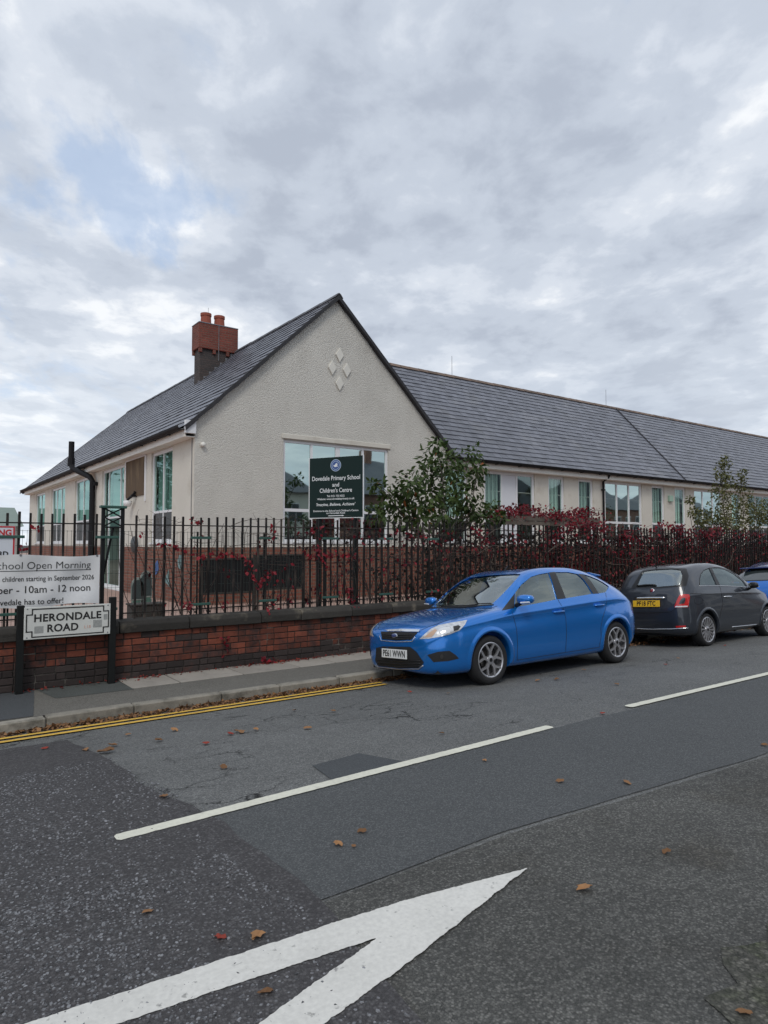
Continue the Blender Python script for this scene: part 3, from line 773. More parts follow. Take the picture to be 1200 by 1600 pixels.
# ---- roofs: deck plus slates
slate_rn = random.Random(41)
def slate_slope(name_parent, E0, U, S, L_, D, valid, gauge=.272, sw=.305, n_single=300, keep=None):
    E0, U, S = Vector(E0), Vector(U).normalized(), Vector(S).normalized(); Nn = U.cross(S)
    if Nn.z < 0:                               # keep a right-handed frame
        E0 = E0+U*L_; U = -U; Nn = -Nn; v0 = valid; valid = lambda u, s: v0(L_-u, s)
    allp = []
    rows = int(D/gauge)
    for r in range(rows+1):
        s0 = r*gauge
        off = (r % 2)*sw/2
        k = -1
        while True:
            u0 = k*sw-off; k += 1
            if u0 > L_: break
            u1 = u0+sw; a, b = max(u0, 0), min(u1, L_)
            if b-a < .03: continue
            s1 = min(s0+gauge+.05, D)
            if s1-s0 < .03: continue
            if not valid((a+b)/2, s0+gauge*.5): continue
            allp.append((a, b, s0, s1))
    R = Matrix((U, S, Nn)).transposed()
    full = [q for q in allp if abs(q[1]-q[0]-sw) < 1e-6 and abs(q[3]-q[2]-gauge-.05) < 1e-6]
    dist = lambda q: (E0+U*(q[0]+q[1])*.5+S*q[2]-Vector((0, 0, H))).length
    near = set(sorted(full, key=dist)[:n_single])
    W2, L2 = sw-.006, gauge+.05
    base = MB().add([(-W2/2, 0, 0), (W2/2, 0, 0), (W2/2, L2, 0), (-W2/2, L2, 0), (-W2/2, 0, .013), (W2/2, 0, .013), (W2/2, L2, .005), (-W2/2, L2, .005)],
                    [(0, 3, 2, 1), (4, 5, 6, 7), (0, 1, 5, 4), (1, 2, 6, 5), (2, 3, 7, 6), (3, 0, 4, 7)]).mesh('slate', 'slate')
    at = base.attributes.new('tone', 'FLOAT', 'POINT'); at.data.foreach_set('value', [.5]*8)
    q4 = R.to_4x4()
    J = MB(); tones = []
    for q in allp:
        a, b, s0, s1 = q
        lift = .012+slate_rn.uniform(0, .006); tw = slate_rn.gauss(0, .006); tlt = radians(3.0)+slate_rn.gauss(0, .006); ds = slate_rn.gauss(0, .004)
        if q in near:
            M_ = q4 @ Matrix.Rotation(tw, 4, 'Z') @ Matrix.Rotation(-tlt, 4, 'X')
            o = place('slate', base, name_parent, E0+U*(a+b)/2+S*(s0+ds)+Nn*(lift+.008), M_.to_euler())
        else:
            w2 = (b-a)/2-.003; l2 = s1-s0; c = E0+U*(a+b)/2+S*(s0+ds)+Nn*(lift+.008)
            rr = R @ (Matrix.Rotation(tw, 3, 'Z') @ Matrix.Rotation(-tlt, 3, 'X'))
            J.add([c+rr @ Vector(p) for p in ((-w2, 0, 0), (w2, 0, 0), (w2, l2, 0), (-w2, l2, 0), (-w2, 0, .013), (w2, 0, .013), (w2, l2, .005), (-w2, l2, .005))],
                  [(4, 5, 6, 7), (0, 1, 5, 4), (1, 2, 6, 5), (3, 0, 4, 7)])
            t = slate_rn.random(); tones += [t]*8
    me = J.mesh('slates', 'slate', recalc=False)
    at = me.attributes.new('tone', 'FLOAT', 'POINT'); at.data.foreach_set('value', tones)
    o = bpy.data.objects.new('slates', me); link(o, name_parent); o['kind'] = 'stuff'
VY = GY-.13                          # verge overhangs the gable
EX = GX0-.26                         # eaves edge
SL = Vector((GXM-EX, 0, RZ_-EZ)); DL = SL.length
deck = MB()
HIPY = 34.3
deck.add([(EX, VY, EZ), (EX, LEND+.3, EZ), (GXM, HIPY, RZ_), (GXM, VY, RZ_)], [(0, 1, 2, 3)])
deck.add([(2*GXM-EX, VY, EZ), (2*GXM-EX, LEND+.3, EZ), (GXM, HIPY, RZ_), (GXM, VY, RZ_)], [(3, 2, 1, 0)])
deck.add([(EX, LEND+.3, EZ), (2*GXM-EX, LEND+.3, EZ), (GXM, HIPY, RZ_)], [(0, 1, 2)])
rl = deck.build('roof', 'roof_deck', school, recalc=False)
LEN = LEND+.3-VY
slate_slope(rl, (EX, VY, EZ), (0, 1, 0), SL, LEN, DL, lambda u, s: u < LEN-(s/DL)*(LEND+.3-HIPY))
slate_slope(rl, (2*GXM-EX, VY, EZ), (0, 1, 0), (-SL.x, 0, SL.z), 9, DL, lambda u, s: True, n_single=0)
# verge of the gable: dark undercloak following the slope, slightly uneven
for sgn in (-1, 1):
    m = MB(); k = 14
    for i in range(k):
        a = Vector((GXM+sgn*(GXM-EX)*(i/k), VY-.012, RZ_-(RZ_-EZ)*(i/k))); b = Vector((GXM+sgn*(GXM-EX)*((i+.985)/k), VY-.012, RZ_-(RZ_-EZ)*((i+.985)/k)))
        t = .085+slate_rn.uniform(-.012, .012)
        a2 = a+Vector((0, 0, -t)); b2 = b+Vector((0, 0, -t)); up = Vector((0, 0, .035))
        pts = [a+up, b+up, b2, a2]
        m.extr(pts, (0, .145, 0))
    m.build('verge', 'verge_dark', school)
# ridge and hip tiles
def tiles(parent, A, B, mat, step=.42, r=.13, nm='ridge_tile'):
    A, B = Vector(A), Vector(B); d = (B-A); L_ = d.length; d.normalize()
    side = d.cross(Vector((0, 0, 1))).normalized(); up = side.cross(d)
    R = Matrix((d, side, up)).transposed().to_4x4()
    m = MB(); prof = [(-r, -.085), (-r*.45, .012), (0, .042), (r*.45, .012), (r, -.085), (r-.01, -.095), (0, .02), (-r+.01, -.095)]
    n = len(prof)
    m.add([(0, p[0], p[1]) for p in prof]+[(step-.008, p[0]*.97, p[1]-.006) for p in prof], [tuple(range(n))[::-1], tuple(range(n, 2*n))]+[(i, (i+1) % n, n+(i+1) % n, n+i) for i in range(n)])
    me = m.mesh(nm, mat)
    k = 0
    while k*step < L_:
        place(nm, me, parent, A+d*k*step+Vector((0, 0, slate_rn.uniform(-.004, .004))), R.to_euler()); k += 1
tiles(rl, (GXM, VY-.01, RZ_+.045), (GXM, HIPY, RZ_+.045), 'ridge_slate', .9)
tiles(rl, (GXM, HIPY, RZ_+.03), (EX, LEND+.3, EZ+.03), 'ridge_slate', .9, nm='hip_tile')

# ---- right wing, set back a little behind the gable
RY0 = 16.05; REY = 15.72; REZ = 4.50; RRY, RRZ = 19.95, 8.47; RX0, RX1 = 11.2, 62.0
wallholes = []
RO = (GX1-.4, RY0, 0); uX = lambda x: x-(GX1-.4)
rw = [  # x0, x1, mullions, transom?
    (13.95, 15.05, (), None), (15.80, 18.28, (16.68, 17.42), None), (18.99, 19.88, (), None), (20.68, 21.57, (), None), (22.28, 24.76, (23.12, 23.92), 2.66),
    (25.44, 26.38, (), 2.66), (27.15, 28.02, (), 2.66), (28.70, 31.18, (29.5, 30.35), 2.66), (32.0, 32.9, (), 2.66), (33.6, 36.1, (34.4, 35.2), 2.66), (36.9, 37.8, (), 2.66), (38.6, 41.1, (39.4, 40.3), 2.66), (42.0, 42.9, (), 2.66), (43.7, 46.2, (44.5, 45.3), 2.66), (47.0, 47.9, (), 2.66), (48.7, 51.2, (49.5, 50.3), 2.66), (52.0, 52.9, (), 2.66), (53.7, 56.2, (54.5, 55.3), 2.66)]
z0w, z1w = 1.87, 4.27
wallholes = [rect(uX(a), uX(b), z0w, z1w) for a, b, *_ in rw]
wallface('street_wall', RO, U_, NF, [(0, YARD), (RX1-GX1+.4, YARD), (RX1-GX1+.4, 4.6), (0, 4.6)], wallholes, 'smooth_render', school)
for k, (a, b, mu, tr) in enumerate(rw):
    nl = len(mu)+1
    back = [(i, 1 if tr else 0) for i in range(nl)] if k in (0, 3, 5, 6, 8, 10, 12, 14, 16) else ([(0, 1 if tr else 0)] if k in (1, 2) else None)
    solid = [(1, 0)] if k == 1 else ()
    window(school, RO, U_, NF, uX(a), uX(b), z0w, z1w, mull=[uX(q) for q in mu], trans=(tr or 2.66,), fw=.10, mw=.07, back=[(i, 1) for i, j in back] if back else None, solid=[(1, 1), (1, 0)] if k == 1 else (), glassm='pane_green' if k not in (4, 7) else 'pane_gable', low='spandrel' if k > 4 else None)
lb(MB(), RO, U_, NF, .5, RX1-GX1, -.05, .022, YARD-.05, 1.74).build('brick_base', 'base_brick', school)
lb(MB(), RO, U_, NF, .41, RX1-GX1, .002, .29, 4.285, 4.305).build('soffit', 'fascia', school)
lb(MB(), RO, U_, NF, .41, RX1-GX1, .255, .285, 4.305, 4.50).build('fascia_board', 'fascia', school)
gutter('gutter', (GX1+.1, REY-.06, 0), U_, NF, RX1-GX1, 4.535)
deck = MB(); deck.add([(RX0, REY, REZ), (RX1, REY, REZ), (RX1, RRY, RRZ), (RX0, RRY, RRZ)], [(0, 1, 2, 3)])
deck.add([(RX0, 2*RRY-REY, REZ), (RX1, 2*RRY-REY, REZ), (RX1, RRY, RRZ), (RX0, RRY, RRZ)], [(3, 2, 1, 0)])
rr_ = deck.build('roof', 'roof_deck', school, recalc=False)
SR = Vector((0, RRY-REY, RRZ-REZ)); DR = SR.length
XS = 13.62
def rvalid(u, s):
    x = RX0+u; z = REZ+SR.normalized().z*s
    zl = RZ_-(x-GXM)*TAN                    # roof of the left wing: no slates below it
    return z > zl-.05 or x > XS
slate_slope(rr_, (RX0, REY, REZ), (1, 0, 0), SR, RX1-RX0, DR, rvalid)
tiles(rr_, (RX0, RRY, RRZ+.045), (RX1, RRY, RRZ+.045), 'ridge_tile', .45)
# joint running down the far roof
pA = Vector((28.6, RRY, RRZ)); pB = Vector((27.5, REY, REZ))
MB().tube([pA+Vector((0, -.02, .05)), pB+Vector((0, 0, .05))], .03, 6).build('roof_joint', 'verge_dark', rr_)
# lightning finials
for x in (17.9, 27.9): MB().tube([(x, RRY, RRZ), (x, RRY, RRZ+.85)], .009, 5).build('finial', 'lead', rr_)
# closing walls of the building (back and far end)
MB().add([(GX0, LEND, YARD), (GX1, LEND, YARD), (GX1, LEND, EZ), (GX0, LEND, EZ)], [(0, 1, 2, 3)]).build('end_wall', 'smooth_render', school)
MB().add([(GX1, 24.2, YARD), (RX1, 24.2, YARD), (RX1, 24.2, EZ), (GX1, 24.2, EZ)], [(0, 1, 2, 3)]).build('rear_wall', 'smooth_render', school)
MB().add([(GX1, 24.2, YARD), (GX1, LEND, YARD), (GX1, LEND, EZ), (GX1, 24.2, EZ)], [(0, 1, 2, 3)]).build('rear_wall', 'smooth_render', school)
v_ = [(RX1, RY0, YARD), (RX1, 24.2, YARD), (RX1, 24.2, EZ), (RX1, RRY, RRZ), (RX1, RY0, EZ)]
MB().add(v_, [(0, 1, 2, 3, 4)]).build('end_wall', 'smooth_render', school)
# downpipes
def pipe(nm, pts, r, parent=school, mat='gutter_black', n=10): return MB().tube(pts, r, n).build(nm, mat, parent, smooth=False)
dp = pipe('downpipe', [(22.12, RY0-.33, 4.45), (22.12, RY0-.30, 4.36), (22.10, RY0-.07, 4.22), (22.10, RY0-.07, YARD)], .042)
for z in (3.9, 2.4): MB().box(22.03, 22.17, RY0-.12, RY0-.002, z-.02, z+.02).build('pipe_clip', 'gutter_black', dp)
fl = pipe('flue_pipe', [(5.05, 25.6, 5.42), (5.05, 25.6, 4.62), (5.08, 25.45, 4.45), (5.44, 24.55, 4.12), (5.50, 24.4, 3.95), (5.50, 24.4, YARD)], .095, n=12)
MB().lathe([(.10, 0), (.12, 0), (.12, .28), (.10, .28)], 12, Matrix.Translation((5.05, 25.6, 4.55)), close=True).build('collar', 'gutter_black', fl)
MB().box(5.50, 5.62, 24.15, 24.30, 3.80, 3.92).build('pipe_clip', 'gutter_black', fl)
# security light, vent and alarm box
sl_ = MB().box(GX0-.16, GX0-.002, 19.62, 19.70, 3.16, 3.22).build('light_bracket', 'gutter_black', school)
MB().lathe([(.0, -.17), (.08, -.16), (.115, -.08), (.12, 0), (.0, .02)], 14, Matrix.Translation((GX0-.17, 19.95, 3.05))).build('lamp_globe', 'upvc', sl_, smooth=True)
MB().tube([(GX0-.17, 19.95, 3.09), (GX0-.10, 19.68, 3.20), (GX0-.06, 19.60, 3.30)], .035, 8).build('lamp_cap', 'gutter_black', sl_)
mk('alarm_green', (.32, .47, .38), .5)
MB().box(26.62, 26.90, RY0-.10, RY0-.002, 3.62, 3.88).build('alarm_box', 'alarm_green', school, bevel=.012)

# ---- chimney on the ridge
ch = MB().box(8.16, 9.40, 21.62, 22.12, 6.6, 8.30).build('chimney_stack', 'chimney_soot', school)
CX0, CX1, CY0, CY1 = 8.09, 9.48, 21.54, 22.20
MB().box(CX0, CX1, CY0, CY1, 8.36, 9.20).build('chimney_head', 'chimney_brick', ch, bevel=.01)
MB().box(CX0-.01, CX1+.01, CY0-.01, CY1+.01, 9.202, 9.24).build('chimney_cap', 'lead', ch, bevel=.01)
for i in range(3):
    x = CX0+.02+i*.48
    MB().box(x, x+.10, CY0+.01, CY0+.10, 8.22, 8.358).build('corbel_brick', 'chimney_brick', ch)
for i in range(1):
    MB().box(CX0+.01, CX0+.10, CY0+.55+i*.4, CY0+.66+i*.4, 8.22, 8.358).build('corbel_brick', 'chimney_brick', ch)
MB().box(8.17, 9.39, 21.63, 22.11, 8.30, 8.358).build('chimney_neck', 'chimney_soot', ch)
for x in (8.45, 8.93):
    M_ = Matrix.Translation((x, 21.87, 9.24))
    MB().lathe([(.185, 0), (.165, .30), (.185, .31), (.185, .40), (.15, .40), (.13, .0)], 18, M_, close=True).build('chimney_pot', 'chimney_pot', ch, smooth=False)
MB().tube([(8.78, CY0-.012, 8.0), (8.78, CY0-.012, 9.25)], .010, 5).build('lightning_strip', 'lead', ch)
MB().tube([(8.62, 22.1, 9.2), (8.62, 22.1, 9.95)], .006, 5).build('finial', 'lead', ch)
fl_ = MB()
for i in range(7):
    x = 8.10+i*.19; z = RZ_-(GXM-x)*TAN
    fl_.box(x, x+.205, 21.60, 21.615, z, z+.14)
fl_.build('flashing', 'lead', ch)

# ================================================================== low building far behind on the left
mk('far_roof', (.20, .25, .22), .8, var=(1, .15)); mk('far_wall', (.34, .36, .33), .9, var=(1, .15))
fb = thing('outbuilding', (2, 62, YARD), 'low pale green roofed outbuilding beyond the far end of the school', 'building')
MB().box(-9, 8.4, 62, 72, YARD, 3.3).build('wall', 'far_wall', fb)
MB().add([(-9.3, 61.5, 3.25), (8.7, 61.5, 3.25), (8.7, 67, 5.0), (-9.3, 67, 5.0), (-9.3, 72.5, 3.25), (8.7, 72.5, 3.25)], [(0, 1, 2, 3), (3, 2, 5, 4), (0, 3, 4), (1, 5, 2)]).build('roof', 'far_roof', fb)
for x in (0.5, 3.5, 6.2): MB().box(x, x+1.2, 61.94, 61.99, 1.6, 2.8).build('window', 'spandrel', fb)

# ================================================================== houses across the street (seen in the window reflections)
def house(x0, x1, lab, brick=False):
    Yf = -13.2; t = thing('house', ((x0+x1)/2, Yf, -.05), lab, 'house', 'houses across the street')
    mt = 'house_brick' if brick else 'house_render'
    MB().box(x0, x1, Yf-8, Yf, -.3, 5.7).build('wall', mt, t)
    e = .4; xm0, xm1 = x0+3.6, x1-3.6
    MB().add([(x0-e, Yf+e, 5.65), (x1+e, Yf+e, 5.65), (x1+e, Yf-8-e, 5.65), (x0-e, Yf-8-e, 5.65), (xm0, Yf-4, 9.0), (xm1, Yf-4, 9.0)],
             [(0, 1, 5, 4), (1, 2, 5), (2, 3, 4, 5), (3, 0, 4), (3, 2, 1, 0)]).build('roof', 'slate', t)
    for xx in (x0+1.2, x0+3.6, x1-5.0, x1-2.6):
        for zz in (.8, 3.4):
            f_ = MB().box(xx, xx+1.4, Yf+.002, Yf+.06, zz, zz+1.5).build('window', 'upvc', t)
            for i in range(2): MB().box(xx+.06+i*.66, xx+.68+i*.66, Yf+.061, Yf+.07, zz+.08, zz+1.42).build('pane', 'spandrel', f_)
    MB().box((x0+x1)/2-.5, (x0+x1)/2+.5, Yf+.002, Yf+.06, -.1, 2.0).build('door', 'door_red', t)
    MB().box(xm0+.2, xm0+.9, Yf-4.4, Yf-3.6, 8.6, 9.9).build('chimney', 'house_brick', t)
house(13.6, 25.4, 'pale rendered house opposite, mirrored in the wide gable window')
house(28.6, 40.4, 'brick house opposite with hipped slate roof, mirrored beside the school sign', True)
house(43.6, 55.4, 'pale rendered house opposite, mirrored in the first street wing windows')
house(58.6, 70.4, 'brick house opposite, mirrored in the three light street wing window', True)
house(73.6, 85.4, 'pale rendered house opposite, furthest along the street')
house(-3.5, 10.5, 'pale rendered house behind the street, seen only in reflections')

# ================================================================== CARS
def carpaint(name, col, metal=.35, rough=.32, flake=.0):
    m = mk(name, col, rough, metallic=metal, coat=1.0, var=(1.6, .05), objspace=True)
    return m
carpaint('paint_blue', (.008, .185, .62), .55, .22)
carpaint('paint_slate', (.028, .034, .046), .40, .36)
carpaint('paint_bright_blue', (.008, .15, .55), .45, .26)
mk('tyre', (.014, .014, .015), .85, var=(30, .2), objspace=True)
mk('alloy', (.55, .55, .57), .30, metallic=.85, var=(9, .12), objspace=True)
mk('alloy_dark', (.03, .03, .032), .5, metallic=.3)
mk('trim_black', (.010, .010, .011), .32)
mk('trim_matt', (.013, .013, .014), .7)
mk('chrome', (.75, .76, .78), .12, metallic=1.0)
mk('lamp_shell', (.60, .61, .63), .2, metallic=.5, coat=1, var=(22, .6), objspace=True)
mk('lamp_amber', (.50, .33, .22), .25, coat=1)
mk('lamp_red', (.50, .012, .012), .18, coat=1, var=(20, .15), objspace=True)
mk('lamp_clear', (.62, .64, .67), .12, coat=1)
mk('plate_white', (.68, .69, .68), .45); mk('plate_yellow', (.72, .43, .02), .45)
mk('ink_black', (.008, .008, .008), .6)
mk('seam', (.004, .004, .005), .8)
mk('cabin', (.045, .042, .040), .85, var=(4, .2), objspace=True); mk('seat_cloth', (.035, .034, .035), .9)
mk('badge_blue', (.02, .04, .16), .3, coat=1); mk('badge_red', (.22, .02, .03), .35, coat=1)
mk('brake', (.07, .068, .065), .45, metallic=.8)
mk('dark_glass', (.035, .045, .045), .04, coat=1, spec=.9)
glass('car_glass', (.30, .34, .33), .12, (.88, 1, .98))
glass('car_glass_screen', (.50, .56, .53), .24, (.93, 1, .99))

def pchip(xs, ys):
    n = len(xs); h = [xs[i+1]-xs[i] for i in range(n-1)]; d = [(ys[i+1]-ys[i])/h[i] for i in range(n-1)]
    m = [0]*n; m[0], m[-1] = d[0], d[-1]
    for i in range(1, n-1):
        if d[i-1]*d[i] > 0:
            w1, w2 = 2*h[i]+h[i-1], h[i]+2*h[i-1]; m[i] = (w1+w2)/(w1/d[i-1]+w2/d[i])
    def f(x):
        if x <= xs[0]: return ys[0]
        if x >= xs[-1]: return ys[-1]
        i = max(k for k in range(n-1) if xs[k] <= x); t = (x-xs[i])/h[i]
        return (ys[i]*(1+2*t)*(1-t)**2 + h[i]*m[i]*t*(1-t)**2 + ys[i+1]*t*t*(3-2*t) + h[i]*m[i+1]*t*t*(t-1))
    return f
def table(rows): return pchip([r[0] for r in rows], [r[1] for r in rows])
def catmull(pts, per, closed=False):
    out = []; n = len(pts)
    for i in range(n-1):
        p0 = pts[i-1] if i > 0 else (-pts[1][0], pts[1][1]); p1, p2 = pts[i], pts[i+1]; p3 = pts[i+2] if i+2 < n else (-pts[n-2][0], pts[n-2][1])
        p0, p1, p2, p3 = (Vector(p) for p in (p0, p1, p2, p3))
        t0 = 0; t1 = t0+max((p1-p0).length, 1e-5)**.5; t2 = t1+max((p2-p1).length, 1e-5)**.5; t3 = t2+max((p3-p2).length, 1e-5)**.5
        for k in range(per):
            t = t1+(t2-t1)*k/per
            A1 = p0*((t1-t)/(t1-t0))+p1*((t-t0)/(t1-t0)); A2 = p1*((t2-t)/(t2-t1))+p2*((t-t1)/(t2-t1)); A3 = p2*((t3-t)/(t3-t2))+p3*((t-t2)/(t3-t2))
            B1 = A1*((t2-t)/(t2-t0))+A2*((t-t0)/(t2-t0)); B2 = A2*((t3-t)/(t3-t1))+A3*((t-t1)/(t3-t1))
            C = B1*((t2-t)/(t2-t1))+B2*((t-t1)/(t2-t1)); out.append((C.x, C.y))
    out.append(tuple(pts[-1])); return out

class Car:
    def __init__(s, name, label, cat, O, T, xs, paint, roll, flip=False, grp=None, groove=.0):
        s.groove = groove
        s.root = thing(name, O, label, cat, grp, world=False)
        s.M = Matrix.Translation(O) @ Matrix.Rotation(-roll, 4, 'X') @ (Matrix.Rotation(pi, 4, 'Z') if flip else Matrix.Identity(4))
        if flip: s.M = Matrix.Translation(O) @ Matrix.Rotation(-roll, 4, 'X') @ Matrix.Rotation(pi, 4, 'Z')
        s.root.matrix_world = s.M
        s.root.rotation_euler = s.M.to_euler(); s.root.location = O
        s.Mi = s.M.inverted(); s.eye = s.Mi @ Vector((0, 0, H)); s.paint = paint
        s.T = T
        F = {k: table(v) for k, v in T.items()}; s.F = F
        secs = []
        for x in xs:
            zb, yb, ys_, zs_, ym, zm, ysh, zsh, ybe, zbe, yr, zr, zc = (F[k](x) for k in ('zb', 'yb', 'ys', 'zs', 'ym', 'zm', 'ysh', 'zsh', 'ybe', 'zbe', 'yr', 'zr', 'zc'))
            gv = s.groove*max(0, min(1, (x-.05)/.4))*max(0, min(1, (3.1-x)/.3))
            pts = [(0, zb), (yb, zb), (ys_, zs_), (ym, zm), (ysh+(ym-ysh)*.18-gv, zsh-.042), (ysh+gv*.3, zsh), (ybe, zbe), (yr, zr), (yr*.52, zr+(zc-zr)*.80), (0, zc)]
            secs.append(catmull(pts, 6))
        n = len(secs[0]); mb = MB(); ring = 2*n-2
        for x, sc in zip(xs, secs):
            full = [(x, p[0], p[1]) for p in sc] + [(x, -p[0], p[1]) for p in sc[-2:0:-1]]
            mb.v += full
        for i in range(len(xs)-1):
            for k in range(ring):
                a, b = i*ring+k, i*ring+(k+1) % ring
                mb.f.append((a, b, b+ring, a+ring)); mb.m.append(0)
        mb.f.append(tuple(range(ring))); mb.m.append(0); e = (len(xs)-1)*ring; mb.f.append(tuple(range(e, e+ring))[::-1]); mb.m.append(0)
        s.mb = mb
        me = mb.mesh('body', paint, smooth=True)
        s.body_me = me
        bm = bmesh.new(); bm.from_mesh(me); bmesh.ops.triangulate(bm, faces=bm.faces); s.bvh = BVHTree.FromBMesh(bm); bm.free()
        s.cutters = []
    # --- rays
    def px(s, u, v):
        d = Vector((u-600, -(v-800), -1056.0)); dl = (s.Mi.to_3x3() @ (RC @ d)).normalized()
        h, nrm, i, dist = s.bvh.ray_cast(s.eye, dl)
        return h, nrm, dl
    def pxs(s, pts, cen=None):
        c = cen or (sum(p[0] for p in pts)/len(pts), sum(p[1] for p in pts)/len(pts)); out = []
        for u, v in pts:
            h = None
            for k in range(25):
                t = k/24*.5; h, nr, _ = s.px(u+(c[0]-u)*t, v+(c[1]-v)*t)
                if h: break
            out.append((h, nr))
        return out
    def dense(s, pts, step):
        out = []
        for i in range(len(pts)):
            a, b = Vector(pts[i]), Vector(pts[(i+1) % len(pts)]); k = max(1, int((b-a).length/step))
            out += [tuple(a.lerp(b, j/k)) for j in range(k)]
        return out
    def tri(s, outline, step):
        out = s.dense(outline, step); xs = [p[0] for p in out]; ys = [p[1] for p in out]; ex = []
        y = min(ys)+step*.5
        while y < max(ys):
            x = min(xs)+step*.5
            while x < max(xs): ex.append((x, y)); x += step
            y += step
        v, e, f, *_ = delaunay_2d_cdt([Vector(p) for p in out]+[Vector(p) for p in ex], [(i, (i+1) % len(out)) for i in range(len(out))], [], 1, 1e-5)
        used = sorted({i for t in f for i in t}); mp = {o: k for k, o in enumerate(used)}
        return [tuple(v[i]) for i in used], [tuple(mp[i] for i in t) for t in f]
    def patch(s, name, pts, mat, off=.003, step=3.0, mirror=False, parent=None, smooth=True, edge=0.0):
        """skin patch on the body: outline as seen in the picture, dropped on the body surface"""
        v, f = s.tri(pts, step); hs = s.pxs(v)
        outs = []
        for my in ((1, -1) if mirror else (1,)):
            m = MB(); m.add([Vector((h.x+n.x*off, (h.y+n.y*off)*my, h.z+n.z*off)) for h, n in hs], f)
            outs.append(m.build(name, mat, parent or s.root, smooth=smooth))
        return outs[0]
    def ppatch(s, name, pts, axis, sgn, mat, off=.003, step=.04, parent=None, mirror=False):
        """patch given in the car's own front/side view"""
        v, f = s.tri(pts, step); vv = []
        d = Vector((-sgn if axis == 0 else 0, -sgn if axis == 1 else 0, 0))
        for a, b in v:
            o = Vector((3*sgn+(1.5 if axis == 0 else a), a, b)) if axis == 0 else Vector((a, 3*sgn, b))
            if axis == 0: o = Vector((8*sgn, a, b))
            h, n, i, dd = s.bvh.ray_cast(o, d)
            if h is None: h, n, i, dd = s.bvh.find_nearest(o+d*(8-.9 if axis == 0 else 2.2))
            vv.append(h+n*off)
        r_ = None
        for my in ((1, -1) if mirror else (1,)):
            m = MB(); m.add([Vector((p.x, p.y*my, p.z)) for p in vv], f); o = m.build(name, mat, parent or s.root, smooth=True); r_ = r_ or o
        return r_
    def seam(s, pts, name='panel_gap', mat='seam', r=.0035, off=.0, mirror=True, step=4, parent=None):
        out = []
        for i in range(len(pts)-1):
            a, b = Vector(pts[i]), Vector(pts[i+1]); k = max(1, int((b-a).length/step)); out += [tuple(a.lerp(b, j/k)) for j in range(k)]
        out.append(tuple(pts[-1])); c = (sum(p[0] for p in out)/len(out), sum(p[1] for p in out)/len(out))
        hs = s.pxs(out, c); P = [h+n*off for h, n in hs]
        for my in ((1, -1) if mirror else (1,)):
            MB().tube([(p.x, p.y*my, p.z) for p in P], r, 5).build(name, mat, parent or s.root, smooth=True)
    def cut_px(s, pts, axis, depth=.28, mirror=False, step=3.0):
        v, f = s.tri(pts, step); hs = s.pxs(v)
        for my in ((1, -1) if mirror else (1,)):
            P = [Vector((h.x, h.y*my, h.z)) for h, n in hs]; k = len(P)
            d = Vector((1, 0, 0)) if axis == 0 else Vector((0, 1, 0))
            m = MB(); m.add([p-d*depth for p in P]+[p+d*depth for p in P], [t[::-1] for t in f]+[tuple(i+k for i in t) for t in f])
            cnt = {}
            for t in f:
                for i in range(3):
                    e = (t[i], t[(i+1) % 3]); cnt[e] = 1
            for (a, b) in list(cnt):
                if (b, a) not in cnt: m.f.append((a, b, b+k, a+k)); m.m.append(0)
            s.cutters.append(m)
    def cavity(s, x0, x1, zf, n=26):
        m = MB(); F = s.F
        for i in range(n):
            x = x0+(x1-x0)*i/(n-1)
            yb = F['ybe'](x)-.075; zb = F['zbe'](x); yr = F['yr'](x)-.05; zr = F['zr'](x)-.055; zc = F['zc'](x)-.055
            zr = max(zr, zf+.12); zc = max(zc, zr+.01); zb = min(zb, zr-.02)
            h = [(yb, zf), (yb, zb), (yr, zr), (yr*.5, zr+(zc-zr)*.8)]
            m.v += [(x, p[0], p[1]) for p in h]+[(x, 0, zc)]+[(x, -p[0], p[1]) for p in h[::-1]]
        k = 9
        for i in range(n-1):
            for j in range(k):
                a, b = i*k+j, i*k+(j+1) % k; m.f.append((a, b, b+k, a+k)); m.m.append(0)
        m.f += [tuple(range(k)), tuple(range((n-1)*k, n*k))[::-1]]; m.m += [0, 0]; s.cutters.insert(0, m)
    def arch(s, xc, r, zc=.31, y0=.56):
        for my in (1, -1):
            m = MB(); n = 40
            pts = [(xc+r*cos(2*pi*i/n), my*y0, zc+r*sin(2*pi*i/n)) for i in range(n)]
            m.extr(pts, (0, my*.8, 0)); s.cutters.append(m)
    def finish(s, name='body', sharp=32):
        o = bpy.data.objects.new(name, s.body_me); COL.objects.link(o)
        def stat(me):
            bm = bmesh.new(); bm.from_mesh(me); v = bm.calc_volume(signed=True); bm.free(); return v
        cur = stat(s.body_me)
        for c in s.cutters:
            base = c.mesh('cutter', s.paint); cv = abs(stat(base))
            for k in range(6):
                q = bpy.data.objects.new('cutter', base); COL.objects.link(q); q.location = (.0011*k, .0007*k, .0013*k)
                md = o.modifiers.new('b', 'BOOLEAN'); md.operation = 'DIFFERENCE'; md.object = q; md.solver = 'EXACT' if k < 4 else 'FAST'
                dg = bpy.context.evaluated_depsgraph_get(); me = bpy.data.meshes.new_from_object(o.evaluated_get(dg)); o.modifiers.clear()
                bpy.data.objects.remove(q); v = stat(me)
                if cur-cv-.02 < v <= cur+.001 and len(me.polygons) > 1000: o.data = me; cur = v; break
        me = o.data
        # keep only the shell itself, no crumbs left by the cuts
        bm = bmesh.new(); bm.from_mesh(me); bm.verts.ensure_lookup_table(); seen = set(); isl = []
        for v in bm.verts:
            if v in seen: continue
            st = [v]; seen.add(v); comp = []
            while st:
                w_ = st.pop(); comp.append(w_)
                for e in w_.link_edges:
                    x = e.other_vert(w_)
                    if x not in seen: seen.add(x); st.append(x)
            isl.append(comp)
